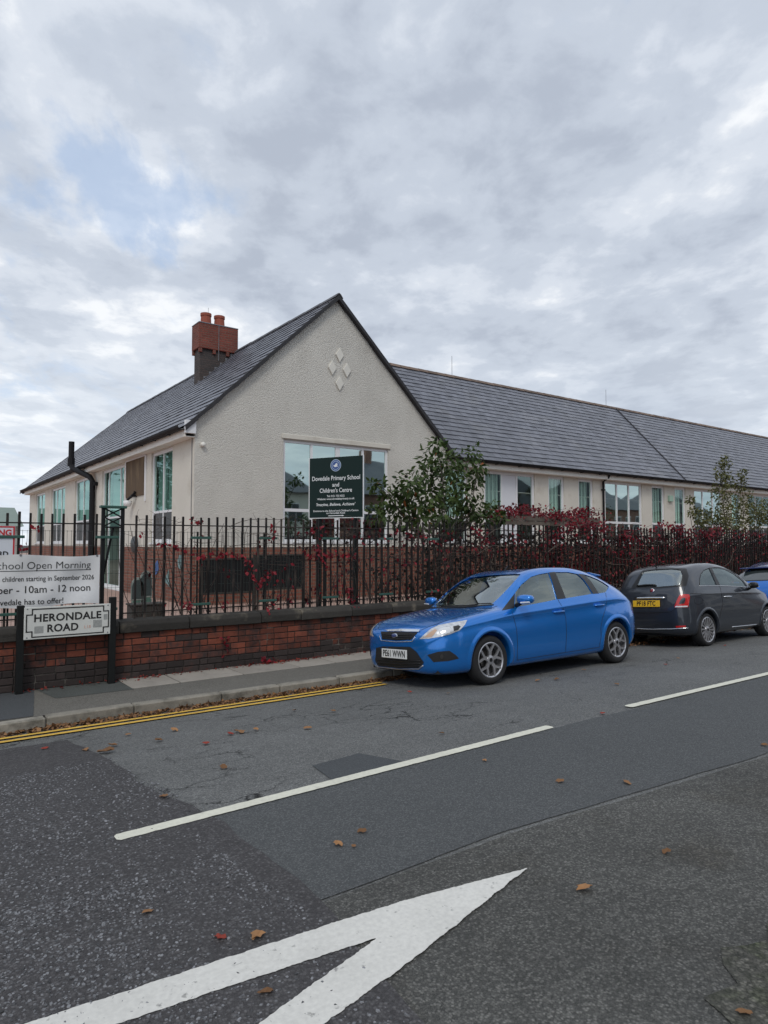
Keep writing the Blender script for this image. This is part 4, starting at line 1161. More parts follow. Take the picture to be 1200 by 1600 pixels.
        isl.sort(key=len, reverse=True)
        bmesh.ops.delete(bm, geom=[v for c in isl[1:] for v in c], context='VERTS'); bm.to_mesh(me); bm.free()
        me.set_sharp_from_angle(angle=radians(sharp)); me.name = name
        o.parent = s.root
        return o
    def flare(s, xc, zc, r0, r1, a0=-12, a1=192, lip=.014):
        """raised wheel-arch lip in body colour"""
        for my in (1, -1):
            m = MB(); n = 40; rs = [(r0-.004, -.03), (r0, lip*.8), (r0+.018, lip), (r0+.035, lip*.75), (r1, -.004)]
            for i in range(n+1):
                a = radians(a0+(a1-a0)*i/n)
                for r, d in rs:
                    x, z = xc+r*cos(a), zc+r*sin(a); h, nn, ii, dd = s.bvh.ray_cast(Vector((x, 2.0, z)), Vector((0, -1, 0)))
                    y = h.y if h else s.F['ym'](x)
                    if h is None or y < .6: y = s.F['ys'](x)
                    m.v.append((x, my*(y+d), z))
            k = len(rs)
            for i in range(n):
                for j in range(k-1): m.f.append((i*k+j, i*k+j+1, (i+1)*k+j+1, (i+1)*k+j)); m.m.append(0)
            m.build('arch_lip', s.paint, s.root, smooth=True)

def wheel(car, x, y, z, R, rim, spokes, style, wid=.20, rims='alloy'):
    """tyre > rim; hub axis along y, outer face towards sign(y)"""
    sg = 1 if y > 0 else -1
    M_ = Matrix.Translation((x, y, z)) @ Matrix.Rotation(-pi/2*sg, 4, 'X') @ Matrix.Rotation(.3, 4, 'Z')   # local z -> outward
    m = MB(); w = wid
    m.lathe([(rim-.005, -w), (R-.03, -w), (R-.006, -w+.025), (R, -w*.5), (R-.004, -.03), (R-.022, -.006), (R-.05, .004), (rim+.012, .0), (rim, -.012), (rim-.004, -.03)], 44, M_, close=True)
    t = m.build('wheel', 'tyre', car.root, smooth=True)
    q = MB(); q.lathe([(rim-.022, -.10), (rim-.018, -.012), (rim-.004, -.002), (rim+.006, -.006), (rim+.004, -.02), (rim-.006, -.10)], 44, M_, close=True)
    def bar(a, r0, r1, w0, w1, h0, h1, da=0.0):
        c0 = Vector((r0*cos(a), r0*sin(a), h0)); b = a+da; c1 = Vector((r1*cos(b), r1*sin(b), h1)); d = (c1-c0).normalized(); sd_ = d.cross(Vector((0, 0, 1))).normalized()
        th = Vector((0, 0, .022))
        vs_ = [c0+sd_*w0, c0-sd_*w0, c1-sd_*w1, c1+sd_*w1]
        q.add([M_ @ p for p in vs_]+[M_ @ (p-th) for p in vs_], [(0, 1, 2, 3), (7, 6, 5, 4), (0, 4, 5, 1), (1, 5, 6, 2), (2, 6, 7, 3), (3, 7, 4, 0)])
    for i in range(spokes):
        a = 2*pi*i/spokes
        if style == 'y':
            bar(a, .045, rim*.50, .022, .026, -.016, -.012)
            bar(a, rim*.46, rim-.012, .016, .014, -.013, -.006, .36); bar(a, rim*.46, rim-.012, .016, .014, -.013, -.006, -.36)
        else:
            bar(a, .045, rim-.012, .010, .016, -.020, -.005)
    q.lathe([(0, -.006), (.03, -.006), (.058, -.012), (.062, -.04), (0, -.04)], 20, M_)
    r_ = q.build('rim', rims, t, smooth=False)
    d_ = MB(); d_.lathe([(0, -.07), (rim*.60, -.07), (rim*.60, -.085), (0, -.085)], 28, M_); d_.build('brake_disc', 'brake', t)
    b_ = MB(); b_.lathe([(0, -.101), (rim-.02, -.101), (rim-.02, -.11), (0, -.11)], 28, M_); b_.build('wheel_back', 'alloy_dark', t)
    hb = MB(); hb.lathe([(0, -.001), (.026, -.003), (.028, -.012), (0, -.012)], 14, M_); hb.build('hub_cap', 'trim_black', t)
    return t

def seats(car, rows, zf=.46, wid=.5):
    for x, dirx, ys_ in rows:
        for y in ys_:
            m = MB()
            m.extr([(x-.25*dirx*-1, y-wid/2, zf), (x+.25*dirx*-1, y-wid/2, zf), (x+.25*dirx*-1, y-wid/2, zf+.16), (x-.25*dirx*-1, y-wid/2, zf+.13)], (0, wid, 0))
            st = m.build('seat', 'seat_cloth', car.root, bevel=.03)
            b = MB(); bx_ = x+.22*dirx
            b.extr([(bx_-.05, y-wid*.46, zf+.1), (bx_+.08*dirx, y-wid*.46, zf+.1), (bx_+.24*dirx, y-wid*.40, zf+.66), (bx_+.12*dirx, y-wid*.40, zf+.68)], (0, wid*.88, 0)); b.build('backrest', 'seat_cloth', st, bevel=.03)
            h = MB(); h.extr([(bx_+.15*dirx, y-.13, zf+.70), (bx_+.24*dirx, y-.13, zf+.70), (bx_+.26*dirx, y-.11, zf+.87), (bx_+.18*dirx, y-.11, zf+.88)], (0, .25, 0)); h.build('headrest', 'seat_cloth', st, bevel=.025)

ROLL = math.atan(.08)
c6 = lambda x, y: (570+x/5.217, 870+y/5.217)
c7 = lambda x, y: (780+x/5.217, 870+y/5.217)
# ---------------------------------------------------------------- blue five-door hatchback
FT = dict(
 zb=[(-.93, .44), (-.905, .30), (-.87, .235), (-.80, .205), (-.6, .19), (0, .185), (2.9, .19), (3.2, .24), (3.42, .30), (3.49, .38), (3.51, .46)],
 yb=[(-.93, .20), (-.905, .38), (-.87, .50), (-.8, .60), (-.65, .70), (-.4, .77), (0, .80), (2.8, .80), (3.2, .74), (3.4, .62), (3.49, .45), (3.51, .25)],
 ys=[(-.93, .26), (-.905, .47), (-.87, .60), (-.8, .70), (-.65, .795), (-.4, .86), (0, .875), (.5, .872), (2.3, .872), (2.8, .88), (3.2, .82), (3.4, .70), (3.49, .52), (3.51, .30)],
 zs=[(-.93, .46), (-.905, .36), (-.87, .30), (-.8, .27), (-.6, .26), (0, .26), (2.9, .26), (3.2, .31), (3.42, .38), (3.49, .45), (3.51, .50)],
 ym=[(-.93, .30), (-.905, .52), (-.87, .645), (-.8, .745), (-.65, .835), (-.45, .888), (-.2, .908), (.1, .912), (.5, .902), (1.5, .900), (2.3, .905), (2.72, .918), (3.0, .90), (3.2, .865), (3.38, .77), (3.48, .58), (3.51, .32)],
 zm=[(-.93, .50), (-.87, .48), (-.65, .54), (-.2, .60), (.5, .60), (2.4, .64), (3.0, .66), (3.3, .64), (3.51, .54)],
 ysh=[(-.93, .30), (-.905, .51), (-.87, .63), (-.8, .73), (-.65, .815), (-.45, .865), (-.2, .885), (.1, .888), (.5, .885), (1.5, .888), (2.3, .885), (2.72, .878), (3.0, .855), (3.2, .82), (3.38, .74), (3.48, .55), (3.51, .31)],
 zsh=[(-.93, .53), (-.87, .61), (-.8, .66), (-.65, .72), (-.45, .77), (-.2, .805), (.1, .835), (.5, .865), (1.5, .915), (2.3, .955), (2.8, .97), (3.1, .95), (3.3, .88), (3.45, .74), (3.51, .57)],
 ybe=[(-.93, .27), (-.905, .47), (-.87, .585), (-.8, .68), (-.65, .765), (-.45, .81), (-.2, .83), (.1, .838), (.35, .84), (.6, .842), (1.5, .842), (2.3, .828), (2.8, .79), (3.1, .755), (3.3, .71), (3.45, .60), (3.51, .30)],
 zbe=[(-.93, .56), (-.905, .645), (-.87, .69), (-.8, .735), (-.65, .785), (-.45, .83), (-.2, .868), (.1, .905), (.35, .93), (.6, .955), (1.5, 1.01), (2.3, 1.055), (2.8, 1.075), (3.1, 1.05), (3.3, .965), (3.45, .82), (3.51, .59)],
 yr=[(-.93, .20), (-.905, .36), (-.87, .47), (-.8, .56), (-.65, .645), (-.45, .69), (-.2, .705), (.1, .71), (.35, .735), (.5, .735), (.7, .705), (.9, .67), (1.1, .635), (1.4, .61), (1.8, .60), (2.3, .59), (2.65, .575), (3.0, .565), (3.3, .57), (3.45, .48), (3.51, .22)],
 zr=[(-.93, .57), (-.905, .665), (-.87, .715), (-.8, .76), (-.65, .815), (-.45, .86), (-.2, .90), (.1, .94), (.35, .965), (.5, 1.045), (.7, 1.195), (.9, 1.32), (1.1, 1.405), (1.3, 1.448), (1.6, 1.468), (2.0, 1.462), (2.36, 1.42), (2.65, 1.35), (3.0, 1.235), (3.3, 1.07), (3.45, .865), (3.51, .60)],
 zc=[(-.93, .575), (-.905, .68), (-.87, .735), (-.8, .785), (-.65, .845), (-.45, .893), (-.2, .935), (.1, .972), (.27, .99), (.4, 1.062), (.6, 1.205), (.8, 1.335), (1.0, 1.425), (1.2, 1.47), (1.5, 1.497), (1.8, 1.503), (2.2, 1.488), (2.6, 1.445), (2.95, 1.385), (3.02, 1.34), (3.15, 1.22), (3.3, 1.085), (3.42, .95), (3.47, .85), (3.51, .61)])
for _k in FT: FT[_k] = [((-.5+(x+.5)*.885) if x < -.5 else x, v) for x, v in FT[_k]]
def frange(a, b, n): return [a+(b-a)*i/n for i in range(n+1)]
fxs = sorted(set([round(q, 4) for q in frange(-.8805, -.76, 10)+frange(-.76, .2, 18)+frange(.2, 1.2, 26)+frange(1.2, 3.0, 26)+frange(3.0, 3.51, 18)]))
focus = Car('parked_car', 'bright blue five door hatchback parked facing the street name sign', 'car', (6.333, 7.194, -.068), FT, fxs, 'paint_blue', ROLL, grp='cars parked along the kerb', groove=.010)
P7 = lambda L_: [c7(*p) for p in L_]
P6 = lambda L_: [c6(*p) for p in L_]
screen = [(664, 950), (690, 931), (712, 915), (732, 903.5), (760, 900), (790, 898), (813, 897.5), (799, 914), (784, 930), (768, 945), (740, 949.5), (716, 951.5), (690, 951.5)]
fwin = P7([(132, 290), (180, 227), (260, 163), (330, 141), (403, 129), (440, 230), (470, 346), (380, 366), (290, 383), (127, 412)])
rwin = P7([(457, 125), (560, 125), (638, 140), (688, 187), (723, 236), (762, 301), (650, 320), (545, 338), (500, 230)])
qwin = P7([(690, 144), (740, 158), (800, 183), (850, 210), (894, 241), (884, 268), (866, 290), (814, 298), (787, 260), (752, 205), (717, 167)])
focus.cavity(.44, 2.95, .45)
focus.cut_px(screen, 0, .16)
for wv in (fwin, rwin, qwin): focus.cut_px(wv, 1, .16, True)
focus.arch(0.02, .365, .315); focus.arch(2.735, .365, .315)
focus.finish()
focus.patch('windscreen', screen, 'car_glass_screen', -.012)
for nm, wv in (('front_door_window', fwin), ('rear_door_window', rwin), ('quarter_window', qwin)): focus.patch(nm, wv, 'car_glass', -.010, mirror=True)
# black pillars and mirror sail
focus.patch('pillar_trim', P7([(405, 128), (455, 124), (500, 230), (543, 339), (472, 347), (441, 230)]), 'trim_black', .003, mirror=True)
focus.patch('pillar_trim', P7([(640, 139), (686, 143), (716, 167), (751, 205), (786, 260), (812, 299), (764, 302), (725, 236), (690, 187)]), 'trim_black', .003, mirror=True)
focus.patch('mirror_sail', P7([(20, 438), (128, 295), (122, 418)]), 'trim_black', .003, mirror=True)
# lamps, grilles
hl = focus.patch('headlight', P6([(447, 670), (490, 630), (540, 590), (600, 560), (700, 540), (835, 517), (815, 555), (770, 600), (690, 632), (600, 655), (520, 668)]), 'lamp_shell', .006, 2.0, True)
focus.patch('indicator', P6([(480, 660), (530, 618), (575, 590), (590, 600), (560, 640), (545, 655)]), 'lamp_amber', .009, 2.0, True, hl)
focus.patch('lamp_lens', P6([(610, 590), (650, 575), (690, 575), (705, 595), (690, 620), (640, 632), (605, 625)]), 'lamp_clear', .009, 2.0, True, hl)
focus.patch('lamp_lens', P6([(720, 570), (760, 560), (780, 570), (760, 595), (725, 605)]), 'alloy_dark', .009, 2.0, True, hl)
focus.patch('upper_grille', P6([(132, 610), (250, 612), (432, 617), (402, 652), (380, 676), (260, 682), (147, 672), (137, 642)]), 'trim_matt', .004, 2.0)
focus.patch('chrome_bar', P6([(170, 598), (300, 591), (452, 597), (446, 614), (300, 611), (195, 609)]), 'chrome', .012, 2.0)
focus.seam(P6([(120, 640), (135, 682), (260, 694), (388, 690), (410, 655)]), 'grille_surround', 'chrome', .006, .004, False)
for yy in (632, 648, 663): focus.seam(P6([(142, yy), (260, yy+7), (395-(yy-632)*.5, yy+3)]), 'grille_slat', 'trim_black', .006, .008, False)
li = focus.patch('lower_intake', P6([(95, 742), (150, 730), (370, 734), (420, 772), (483, 862), (468, 885), (438, 906), (280, 906), (112, 888), (87, 850)]), 'trim_matt', .005, 2.0)
focus.seam(P6([(95, 880), (112, 896), (280, 914), (440, 914), (478, 885)]), 'lip_trim', 'alloy', .008, .004, False)
for yy in (845, 868, 888): focus.seam(P6([(105, yy-8), (280, yy+5), (455, yy+2)]), 'grille_slat', 'trim_black', .007, .008, False)
fg = focus.patch('fog_recess', P6([(510, 800), (600, 773), (690, 766), (740, 800), (768, 829), (680, 849), (560, 858)]), 'trim_matt', .004, 2.0, True)
focus.patch('fog_lamp', [c6(628+13*cos(k*pi/7), 813+20*sin(k*pi/7)) for k in range(14)], 'brake', .012, 2.0, True, fg)
h, n_, _ = focus.px(*c6(243, 643))
mE = MB().lathe([(0, .016), (.04, .014), (.052, .006), (.054, 0), (0, 0)], 24, Matrix.Translation(h) @ n_.to_track_quat('Z', 'Y').to_matrix().to_4x4() @ Matrix.Diagonal((1.35, .62, 1, 1)))
bo = mE.build('front_badge', 'chrome', focus.root, smooth=True)
MB().lathe([(0, .019), (.038, .0175), (.043, .012), (0, .012)], 24, Matrix.Translation(h) @ n_.to_track_quat('Z', 'Y').to_matrix().to_4x4() @ Matrix.Diagonal((1.35, .58, 1, 1))).build('badge_field', 'badge_blue', bo, smooth=True)
# number plates
def plate(car, x, zc, yaw, body, mat, wid=.55, hgt=.118, lean=0.0, y=0.0):
    """yaw=-1 faces -x, +1 faces +x"""
    M_ = Matrix.Translation((x, y, zc)) @ Matrix(((0, 0, yaw), (yaw, 0, 0), (0, 1, 0))).to_4x4() @ Matrix.Rotation(lean, 4, 'X')
    m = MB(); m.obox((0, 0, 0), (wid, hgt, .012)); m.v = [tuple(M_ @ Vector(p)) for p in m.v]
    p = m.build('number_plate', mat, car.root, bevel=.003)
    lettering(body, hgt*.98, 'ink_black', p, M_ @ Matrix.Translation((0, -.002, .0075)), name='plate_lettering', bold=.0034, sx=.80, space=1.04)['kind'] = 'stuff'
    return p
hp = focus.px(*c6(245, 786))[0]
plate(focus, hp.x-.016, .435, -1, 'PE61 WWN', 'plate_white', lean=-.05)
# mirrors, handles, seams
def mirrors(car, x, y, z, sgn, mat, L=.20, Wd=.11, Hh=.13):
    for my in (1, -1):
        m = MB(); n = 14; k = 9
        for i in range(k):
            t = i/(k-1); a = pi*t; yy = -cos(a)*L/2; r = sin(a)**.55 if 0 < t < 1 else .02
            for j in range(n):
                b = 2*pi*j/n; cx2 = abs(cos(b))**.7*(1 if cos(b) > 0 else -1); sz2 = abs(sin(b))**.7*(1 if sin(b) > 0 else -1)
                m.v.append((x+sgn*cx2*Wd/2*r+.03*sgn*t*-1, my*(y+yy), z+sz2*Hh/2*r*(1-.12*t)))
        for i in range(k-1):
            for j in range(n): a, b = i*n+j, i*n+(j+1) % n; m.f.append((a, b, b+n, a+n)); m.m.append(0)
        o = m.build('door_mirror', mat, car.root, smooth=True)
        MB().tube([(x, my*(y-L*.35), z-Hh*.35), (x+.01, my*(y-L*.75), z-Hh*.62)], .03, 8).build('mirror_arm', 'trim_black', o)
        g = MB(); g.obox((x-sgn*Wd*.46, my*y, z), (.008, L*.74, Hh*.66)); g.build('mirror_glass', 'chrome', o, bevel=.003)
        r = MB(); r.tube([(x+sgn*Wd*.42, my*(y-L*.1), z-Hh*.30), (x+sgn*Wd*.18, my*(y+L*.44), z-Hh*.28)], .012, 6); r.build('side_repeater', 'lamp_clear', o)
mirrors(focus, .60, .995, 1.065, -1, 'paint_blue', .24, .14, .14)
def handle(car, px0, px1, mat):
    (a, na), (b, nb) = car.pxs([px0, px1])
    for my in (1, -1):
        q = lambda p, o: (p.x, my*(p.y-o), p.z)
        hh = MB().tube([q(a, -.0), q(a.lerp(b, .15), .022), q(a.lerp(b, .5), .030), q(a.lerp(b, .85), .024), q(b, .0)], [.010, .014, .016, .015, .010], 8).build('door_handle', mat, car.root, smooth=True)
handle(focus, c7(437, 452), c7(530, 442), 'paint_blue'); handle(focus, c7(775, 397), c7(855, 390), 'paint_blue')
for sm in ([(103, 445), (120, 500), (142, 590), (150, 720), (146, 842)], [(480, 352), (520, 420), (543, 500), (549, 620), (541, 775)], [(868, 297), (876, 350), (868, 420), (842, 500), (828, 580), (832, 650), (815, 735)], [(146, 842), (541, 779), (815, 737)]):
    focus.seam(P7(sm))
focus.seam(P6([(456, 600), (520, 570), (640, 530), (800, 478), (950, 440), (1080, 402)]), mirror=True)
focus.seam(P6([(500, 415), (640, 416), (830, 408), (1050, 392)]), 'cowl', 'trim_matt', .012, 0, False)
focus.seam(P6([(640, 412), (760, 408), (900, 402)]), 'wiper', 'trim_matt', .008, .016, False)
focus.seam(P6([(840, 408), (930, 392), (1035, 388)]), 'wiper', 'trim_matt', .008, .016, False)
focus.flare(.02, .315, .365, .44); focus.flare(2.735, .315, .365, .44)
for x in (.02, 2.735):
    for y in (-.878, .878): wheel(focus, x, y, .313, .320, .224, 5, 'y')
seats(focus, [(1.35, 1, (-.37, .37)), (2.25, 1, (-.32, .32))])
MB().extr([(.40, -.66, .62), (.80, -.66, .62), (.78, -.66, .90), (.58, -.66, .955), (.42, -.66, .965)], (0, 1.32, 0)).build('dashboard', 'cabin', focus.root, bevel=.02)
sw_ = MB(); MS = Matrix.Translation((.86, .36, .93)) @ Matrix.Rotation(radians(-65), 4, 'Y')
sw_.lathe([(.165+.014*cos(k*pi/4), .014*sin(k*pi/4)) for k in range(8)], 24, MS, close=True); sw_.obox(MS @ Vector((0, 0, 0)), (.02, .30, .05), MS.to_3x3()); sw_.build('steering_wheel', 'trim_matt', focus.root)
MB().tube([(1.28, 0, 1.478), (1.36, 0, 1.56)], .006, 6).build('aerial', 'trim_black', focus.root)
MB().extr([(2.66, -.52, 1.400), (2.97, -.50, 1.352), (2.97, -.50, 1.332), (2.68, -.52, 1.34)], (0, 1.03, 0)).build('roof_spoiler', 'paint_blue', focus.root, bevel=.008)
focus.ppatch('rear_window', [(-.5, 1.09), (.5, 1.09), (.46, 1.30), (-.46, 1.30)], 0, 1, 'trim_black', .003)
focus.ppatch('tail_lamp', [(.52, .80), (.66, .84), (.60, 1.12), (.54, 1.12)], 0, 1, 'lamp_red', .004, mirror=True)
plate(focus, 3.50, .62, 1, 'PE61 WWN', 'plate_yellow')
MB().box(-.75, 3.3, -.70, .70, .20, .30).build('underbody', 'trim_matt', focus.root)

# ---------------------------------------------------------------- small dark grey three-door car, tail towards us
pa = lambda x, y: (960+x/5, 840+y/5)
pb = lambda x, y: (1040+x/7.5, 840+y/7.5)
PA = lambda L_: [pa(*p) for p in L_]
PB = lambda L_: [pb(*p) for p in L_]
GT = dict(
 zb=[(-.62, .34), (-.60, .28), (-.54, .25), (-.4, .22), (0, .20), (2.3, .20), (2.7, .22), (2.9, .30), (2.97, .40)],
 yb=[(-.62, .40), (-.60, .50), (-.54, .58), (-.4, .66), (0, .70), (2.3, .70), (2.7, .60), (2.9, .42), (2.97, .2)],
 ys=[(-.62, .46), (-.60, .56), (-.54, .66), (-.4, .74), (-.2, .775), (0, .785), (.5, .775), (1.9, .775), (2.3, .78), (2.6, .72), (2.8, .58), (2.92, .40), (2.97, .22)],
 zs=[(-.62, .40), (-.60, .34), (-.54, .31), (-.4, .28), (0, .26), (2.3, .26), (2.7, .28), (2.9, .36), (2.97, .44)],
 ym=[(-.62, .48), (-.60, .58), (-.54, .675), (-.4, .765), (-.2, .808), (0, .818), (.5, .812), (1.9, .81), (2.3, .81), (2.6, .74), (2.8, .60), (2.92, .42), (2.97, .24)],
 zm=[(-.62, .48), (-.54, .55), (-.2, .60), (0, .62), (1.9, .62), (2.3, .62), (2.7, .56), (2.97, .48)],
 ysh=[(-.62, .46), (-.60, .565), (-.54, .655), (-.4, .735), (-.2, .778), (0, .79), (.5, .79), (1.9, .78), (2.3, .75), (2.6, .66), (2.8, .52), (2.92, .36), (2.97, .22)],
 zsh=[(-.62, .60), (-.60, .72), (-.54, .84), (-.4, .92), (-.2, .94), (0, .94), (.7, .925), (1.9, .89), (2.3, .86), (2.6, .78), (2.8, .66), (2.92, .54), (2.97, .49)],
 ybe=[(-.62, .42), (-.60, .52), (-.54, .61), (-.4, .69), (-.2, .735), (0, .745), (.7, .745), (1.9, .735), (2.1, .70), (2.3, .64), (2.6, .54), (2.8, .42), (2.92, .28), (2.97, .18)],
 zbe=[(-.62, .63), (-.60, .77), (-.54, .93), (-.4, 1.03), (-.2, 1.07), (0, 1.075), (.7, 1.06), (1.9, 1.0), (2.1, .97), (2.3, .93), (2.6, .83), (2.8, .71), (2.92, .57), (2.97, .50)],
 yr=[(-.62, .34), (-.60, .44), (-.54, .52), (-.45, .555), (-.3, .555), (-.1, .555), (.3, .56), (1.0, .56), (1.4, .565), (1.7, .60), (1.9, .625), (2.1, .56), (2.3, .46), (2.6, .36), (2.8, .28), (2.92, .18), (2.97, .12)],
 zr=[(-.62, .645), (-.60, .79), (-.54, 1.00), (-.45, 1.16), (-.3, 1.335), (-.1, 1.405), (.05, 1.43), (.35, 1.463), (.65, 1.468), (.95, 1.445), (1.27, 1.385), (1.58, 1.28), (1.88, 1.10), (2.1, 1.0), (2.3, .955), (2.6, .87), (2.8, .75), (2.92, .59), (2.97, .51)],
 zc=[(-.62, .65), (-.60, .80), (-.56, 1.0), (-.50, 1.125), (-.42, 1.265), (-.34, 1.39), (-.27, 1.432), (-.1, 1.468), (.3, 1.502), (.6, 1.508), (1.0, 1.482), (1.3, 1.425), (1.6, 1.325), (1.85, 1.18), (2.05, 1.04), (2.15, 1.0), (2.4, .955), (2.6, .89), (2.8, .765), (2.92, .60), (2.97, .515)])
gxs = sorted(set([round(q, 4) for q in frange(-.62, -.5, 10)+frange(-.5, -.1, 16)+frange(-.1, 1.2, 20)+frange(1.2, 2.2, 16)+frange(2.2, 2.97, 16)]))
fiat = Car('parked_car', 'small dark grey three door car with ringed red tail lamp and yellow plate', 'car', (11.93, 7.226, -.074), GT, gxs, 'paint_slate', ROLL, grp='cars parked along the kerb')
gscreen = PA([(172, 386), (200, 318), (228, 264), (300, 252), (450, 243), (518, 252), (533, 292), (516, 370), (350, 384)])
gq = PB([(402, 555), (404, 480), (417, 430), (452, 387), (510, 361), (556, 460), (594, 555)])
gd = PB([(541, 355), (620, 355), (700, 373), (800, 425), (900, 503), (948, 573), (800, 566), (642, 555), (590, 460)])
fiat.cavity(-.40, 2.0, .45)
fiat.cut_px(gscreen, 0, .14)
for wv in (gq, gd): fiat.cut_px(wv, 1, .15, True)
fiat.arch(0.02, .345, .30, .50); fiat.arch(2.32, .345, .30, .50)
# windscreen opening, seen through the cabin
mws = MB(); mws.extr([(1.35, -.50, 1.385), (1.35, .50, 1.385), (1.35, .60, 1.07), (1.35, -.60, 1.07)], (.9, 0, 0)); fiat.cutters.append(mws)
fiat.finish()
fiat.ppatch('windscreen', [(-.50, 1.385), (.50, 1.385), (.60, 1.07), (-.60, 1.07)], 0, 1, 'car_glass_screen', -.01, .05)
rg = fiat.patch('rear_window', gscreen, 'car_glass_screen', -.008)
fiat.patch('rear_window_trim', PA([(130, 396), (172, 386), (350, 384), (516, 370), (533, 292), (518, 252), (562, 242), (580, 300), (562, 378), (350, 397)]), 'trim_black', .003, 2.0)
fiat.patch('rear_window_trim', PA([(130, 396), (215, 262), (250, 238), (400, 230), (562, 242), (518, 252), (450, 243), (300, 252), (228, 264), (200, 318), (172, 386)]), 'trim_black', .003, 2.0)
for nm, wv in (('quarter_window', gq), ('door_window', gd)): fiat.patch(nm, wv, 'car_glass', -.008, mirror=True)
fiat.patch('pillar_trim', PB([(512, 359), (539, 354), (588, 460), (640, 556), (597, 556), (558, 460)]), 'trim_black', .003, mirror=True)
fiat.seam(PB([(398, 568), (630, 564), (960, 580)]), 'belt_trim', 'chrome', .007, .002)
fiat.seam(PB([(398, 556), (400, 480), (413, 430), (448, 382), (512, 355), (620, 347), (700, 365), (803, 416), (905, 496), (955, 575)]), 'window_seal', 'trim_black', .008, .0)
lam = fiat.patch('tail_lamp', PB([(165, 674), (205, 664), (272, 667), (281, 700), (263, 808), (250, 818), (112, 820), (106, 808), (135, 730)]), 'lamp_red', .012, 2.0, True)
fiat.patch('lamp_centre', PB([(195, 708), (226, 704), (231, 730), (216, 773), (155, 778), (172, 735)]), 'paint_slate', .015, 2.0, True, lam)
fiat.patch('reversing_lamp', PB([(118, 802), (255, 798), (252, 814), (114, 817)]), 'lamp_clear', .015, 2.0, True, lam)
fiat.seam(PA([(165, 476), (280, 472), (395, 472)]), 'chrome_bar', 'chrome', .022, .012, False)
hp = fiat.px(*pa(268, 518))[0]
plate(fiat, hp.x-.020, .795, -1, 'PF18 FTC', 'plate_yellow', lean=-.12)
h, n_, _ = fiat.px(*pa(295, 414))
be = MB().lathe([(0, .010), (.040, .009), (.046, 0), (0, 0)], 20, Matrix.Translation(h) @ n_.to_track_quat('Z', 'Y').to_matrix().to_4x4()).build('rear_badge', 'chrome', fiat.root, smooth=True)
MB().lathe([(0, .013), (.030, .012), (.033, .008), (0, .008)], 20, Matrix.Translation(h) @ n_.to_track_quat('Z', 'Y').to_matrix().to_4x4()).build('badge_field', 'badge_red', be, smooth=True)
fiat.seam(PA([(180, 380), (250, 372), (322, 372)]), 'wiper', 'trim_black', .016, .012, False)
fiat.seam(PA([(130, 586), (280, 588), (440, 580), (472, 556), (480, 500)]), mirror=False, r=.006)
fiat.seam(PA([(552, 385), (546, 410), (536, 440)]), mirror=True)
fiat.seam(PA([(160, 711), (300, 716), (450, 714), (578, 706)]), 'bumper_trim', 'chrome', .011, .004, False)
fiat.patch('reflector', PA([(480, 690), (556, 686), (558, 699), (482, 704)]), 'lamp_red', .006, 2.0, True)
fiat.seam(PB([(290, 656), (480, 660), (650, 659), (850, 657), (1000, 655)]), r=.005)
fiat.seam(PB([(520, 362), (600, 500), (640, 590), (654, 660), (672, 780), (640, 900), (630, 1000), (640, 1110)]))
fiat.seam([pb(388+50*cos(k*pi/8), 740+44*sin(k*pi/8)) for k in range(17)], r=.003, mirror=False)
handle(fiat, pb(680, 692), pb(775, 690), 'chrome')
fiat.seam(PB([(780, 1046), (930, 1032), (1080, 1016)]), 'sill_trim', 'chrome', .010, .004)
mirrors(fiat, 1.62, .90, 1.03, 1, 'trim_black', .19, .12, .13)
fiat.flare(.02, .30, .345, .40); fiat.flare(2.32, .30, .345, .40)
for x in (.02, 2.32):
    for y in (-.785, .785): wheel(fiat, x, y, .292, .297, .222, 16, 's')
seats(fiat, [(1.05, -1, (-.33, .33)), (.30, -1, (-.30, .30))], .44, .44)
MB().extr([(1.65, -.58, .62), (2.0, -.58, .62), (2.0, -.58, .96), (1.82, -.58, .97), (1.66, -.58, .90)], (0, 1.16, 0)).build('dashboard', 'cabin', fiat.root, bevel=.02)
sw_ = MB(); MS = Matrix.Translation((1.52, -.33, .92)) @ Matrix.Rotation(radians(65), 4, 'Y')
sw_.lathe([(.16+.013*cos(k*pi/4), .013*sin(k*pi/4)) for k in range(8)], 22, MS, close=True); sw_.build('steering_wheel', 'trim_matt', fiat.root)
MB().tube([(-.16, .0, 1.455), (-.24, 0, 1.50)], .012, 6).build('aerial', 'trim_black', fiat.root)
MB().box(-.45, 2.6, -.60, .60, .20, .30).build('underbody', 'trim_matt', fiat.root)

# ---------------------------------------------------------------- third parked car, mostly hidden
third = Car('parked_car', 'bright blue hatchback with dark roof, furthest along the kerb and cut by the frame', 'car', (19.05, 7.24, -.074), FT, fxs, 'paint_bright_blue', ROLL, flip=True, grp='cars parked along the kerb')
third.M = Matrix.Translation((19.05, 7.24, -.074)) @ Matrix.Rotation(-ROLL, 4, 'X') @ Matrix.Rotation(pi, 4, 'Z')
third.arch(0.02, .365, .315); third.arch(2.735, .365, .315)
third.finish()
third.ppatch('rear_window', [(-.56, 1.09), (.56, 1.09), (.50, 1.30), (-.50, 1.30)], 0, 1, 'dark_glass', .004)
third.ppatch('rear_window_trim', [(-.60, 1.07), (.60, 1.07), (.54, 1.345), (-.54, 1.345)], 0, 1, 'trim_black', .002)
third.ppatch('tail_lamp', [(.52, .80), (.70, .84), (.64, 1.10), (.58, 1.10)], 0, 1, 'lamp_red', .004, mirror=True)
plate(third, 3.50, .66, 1, 'PE', 'plate_yellow') if False else None
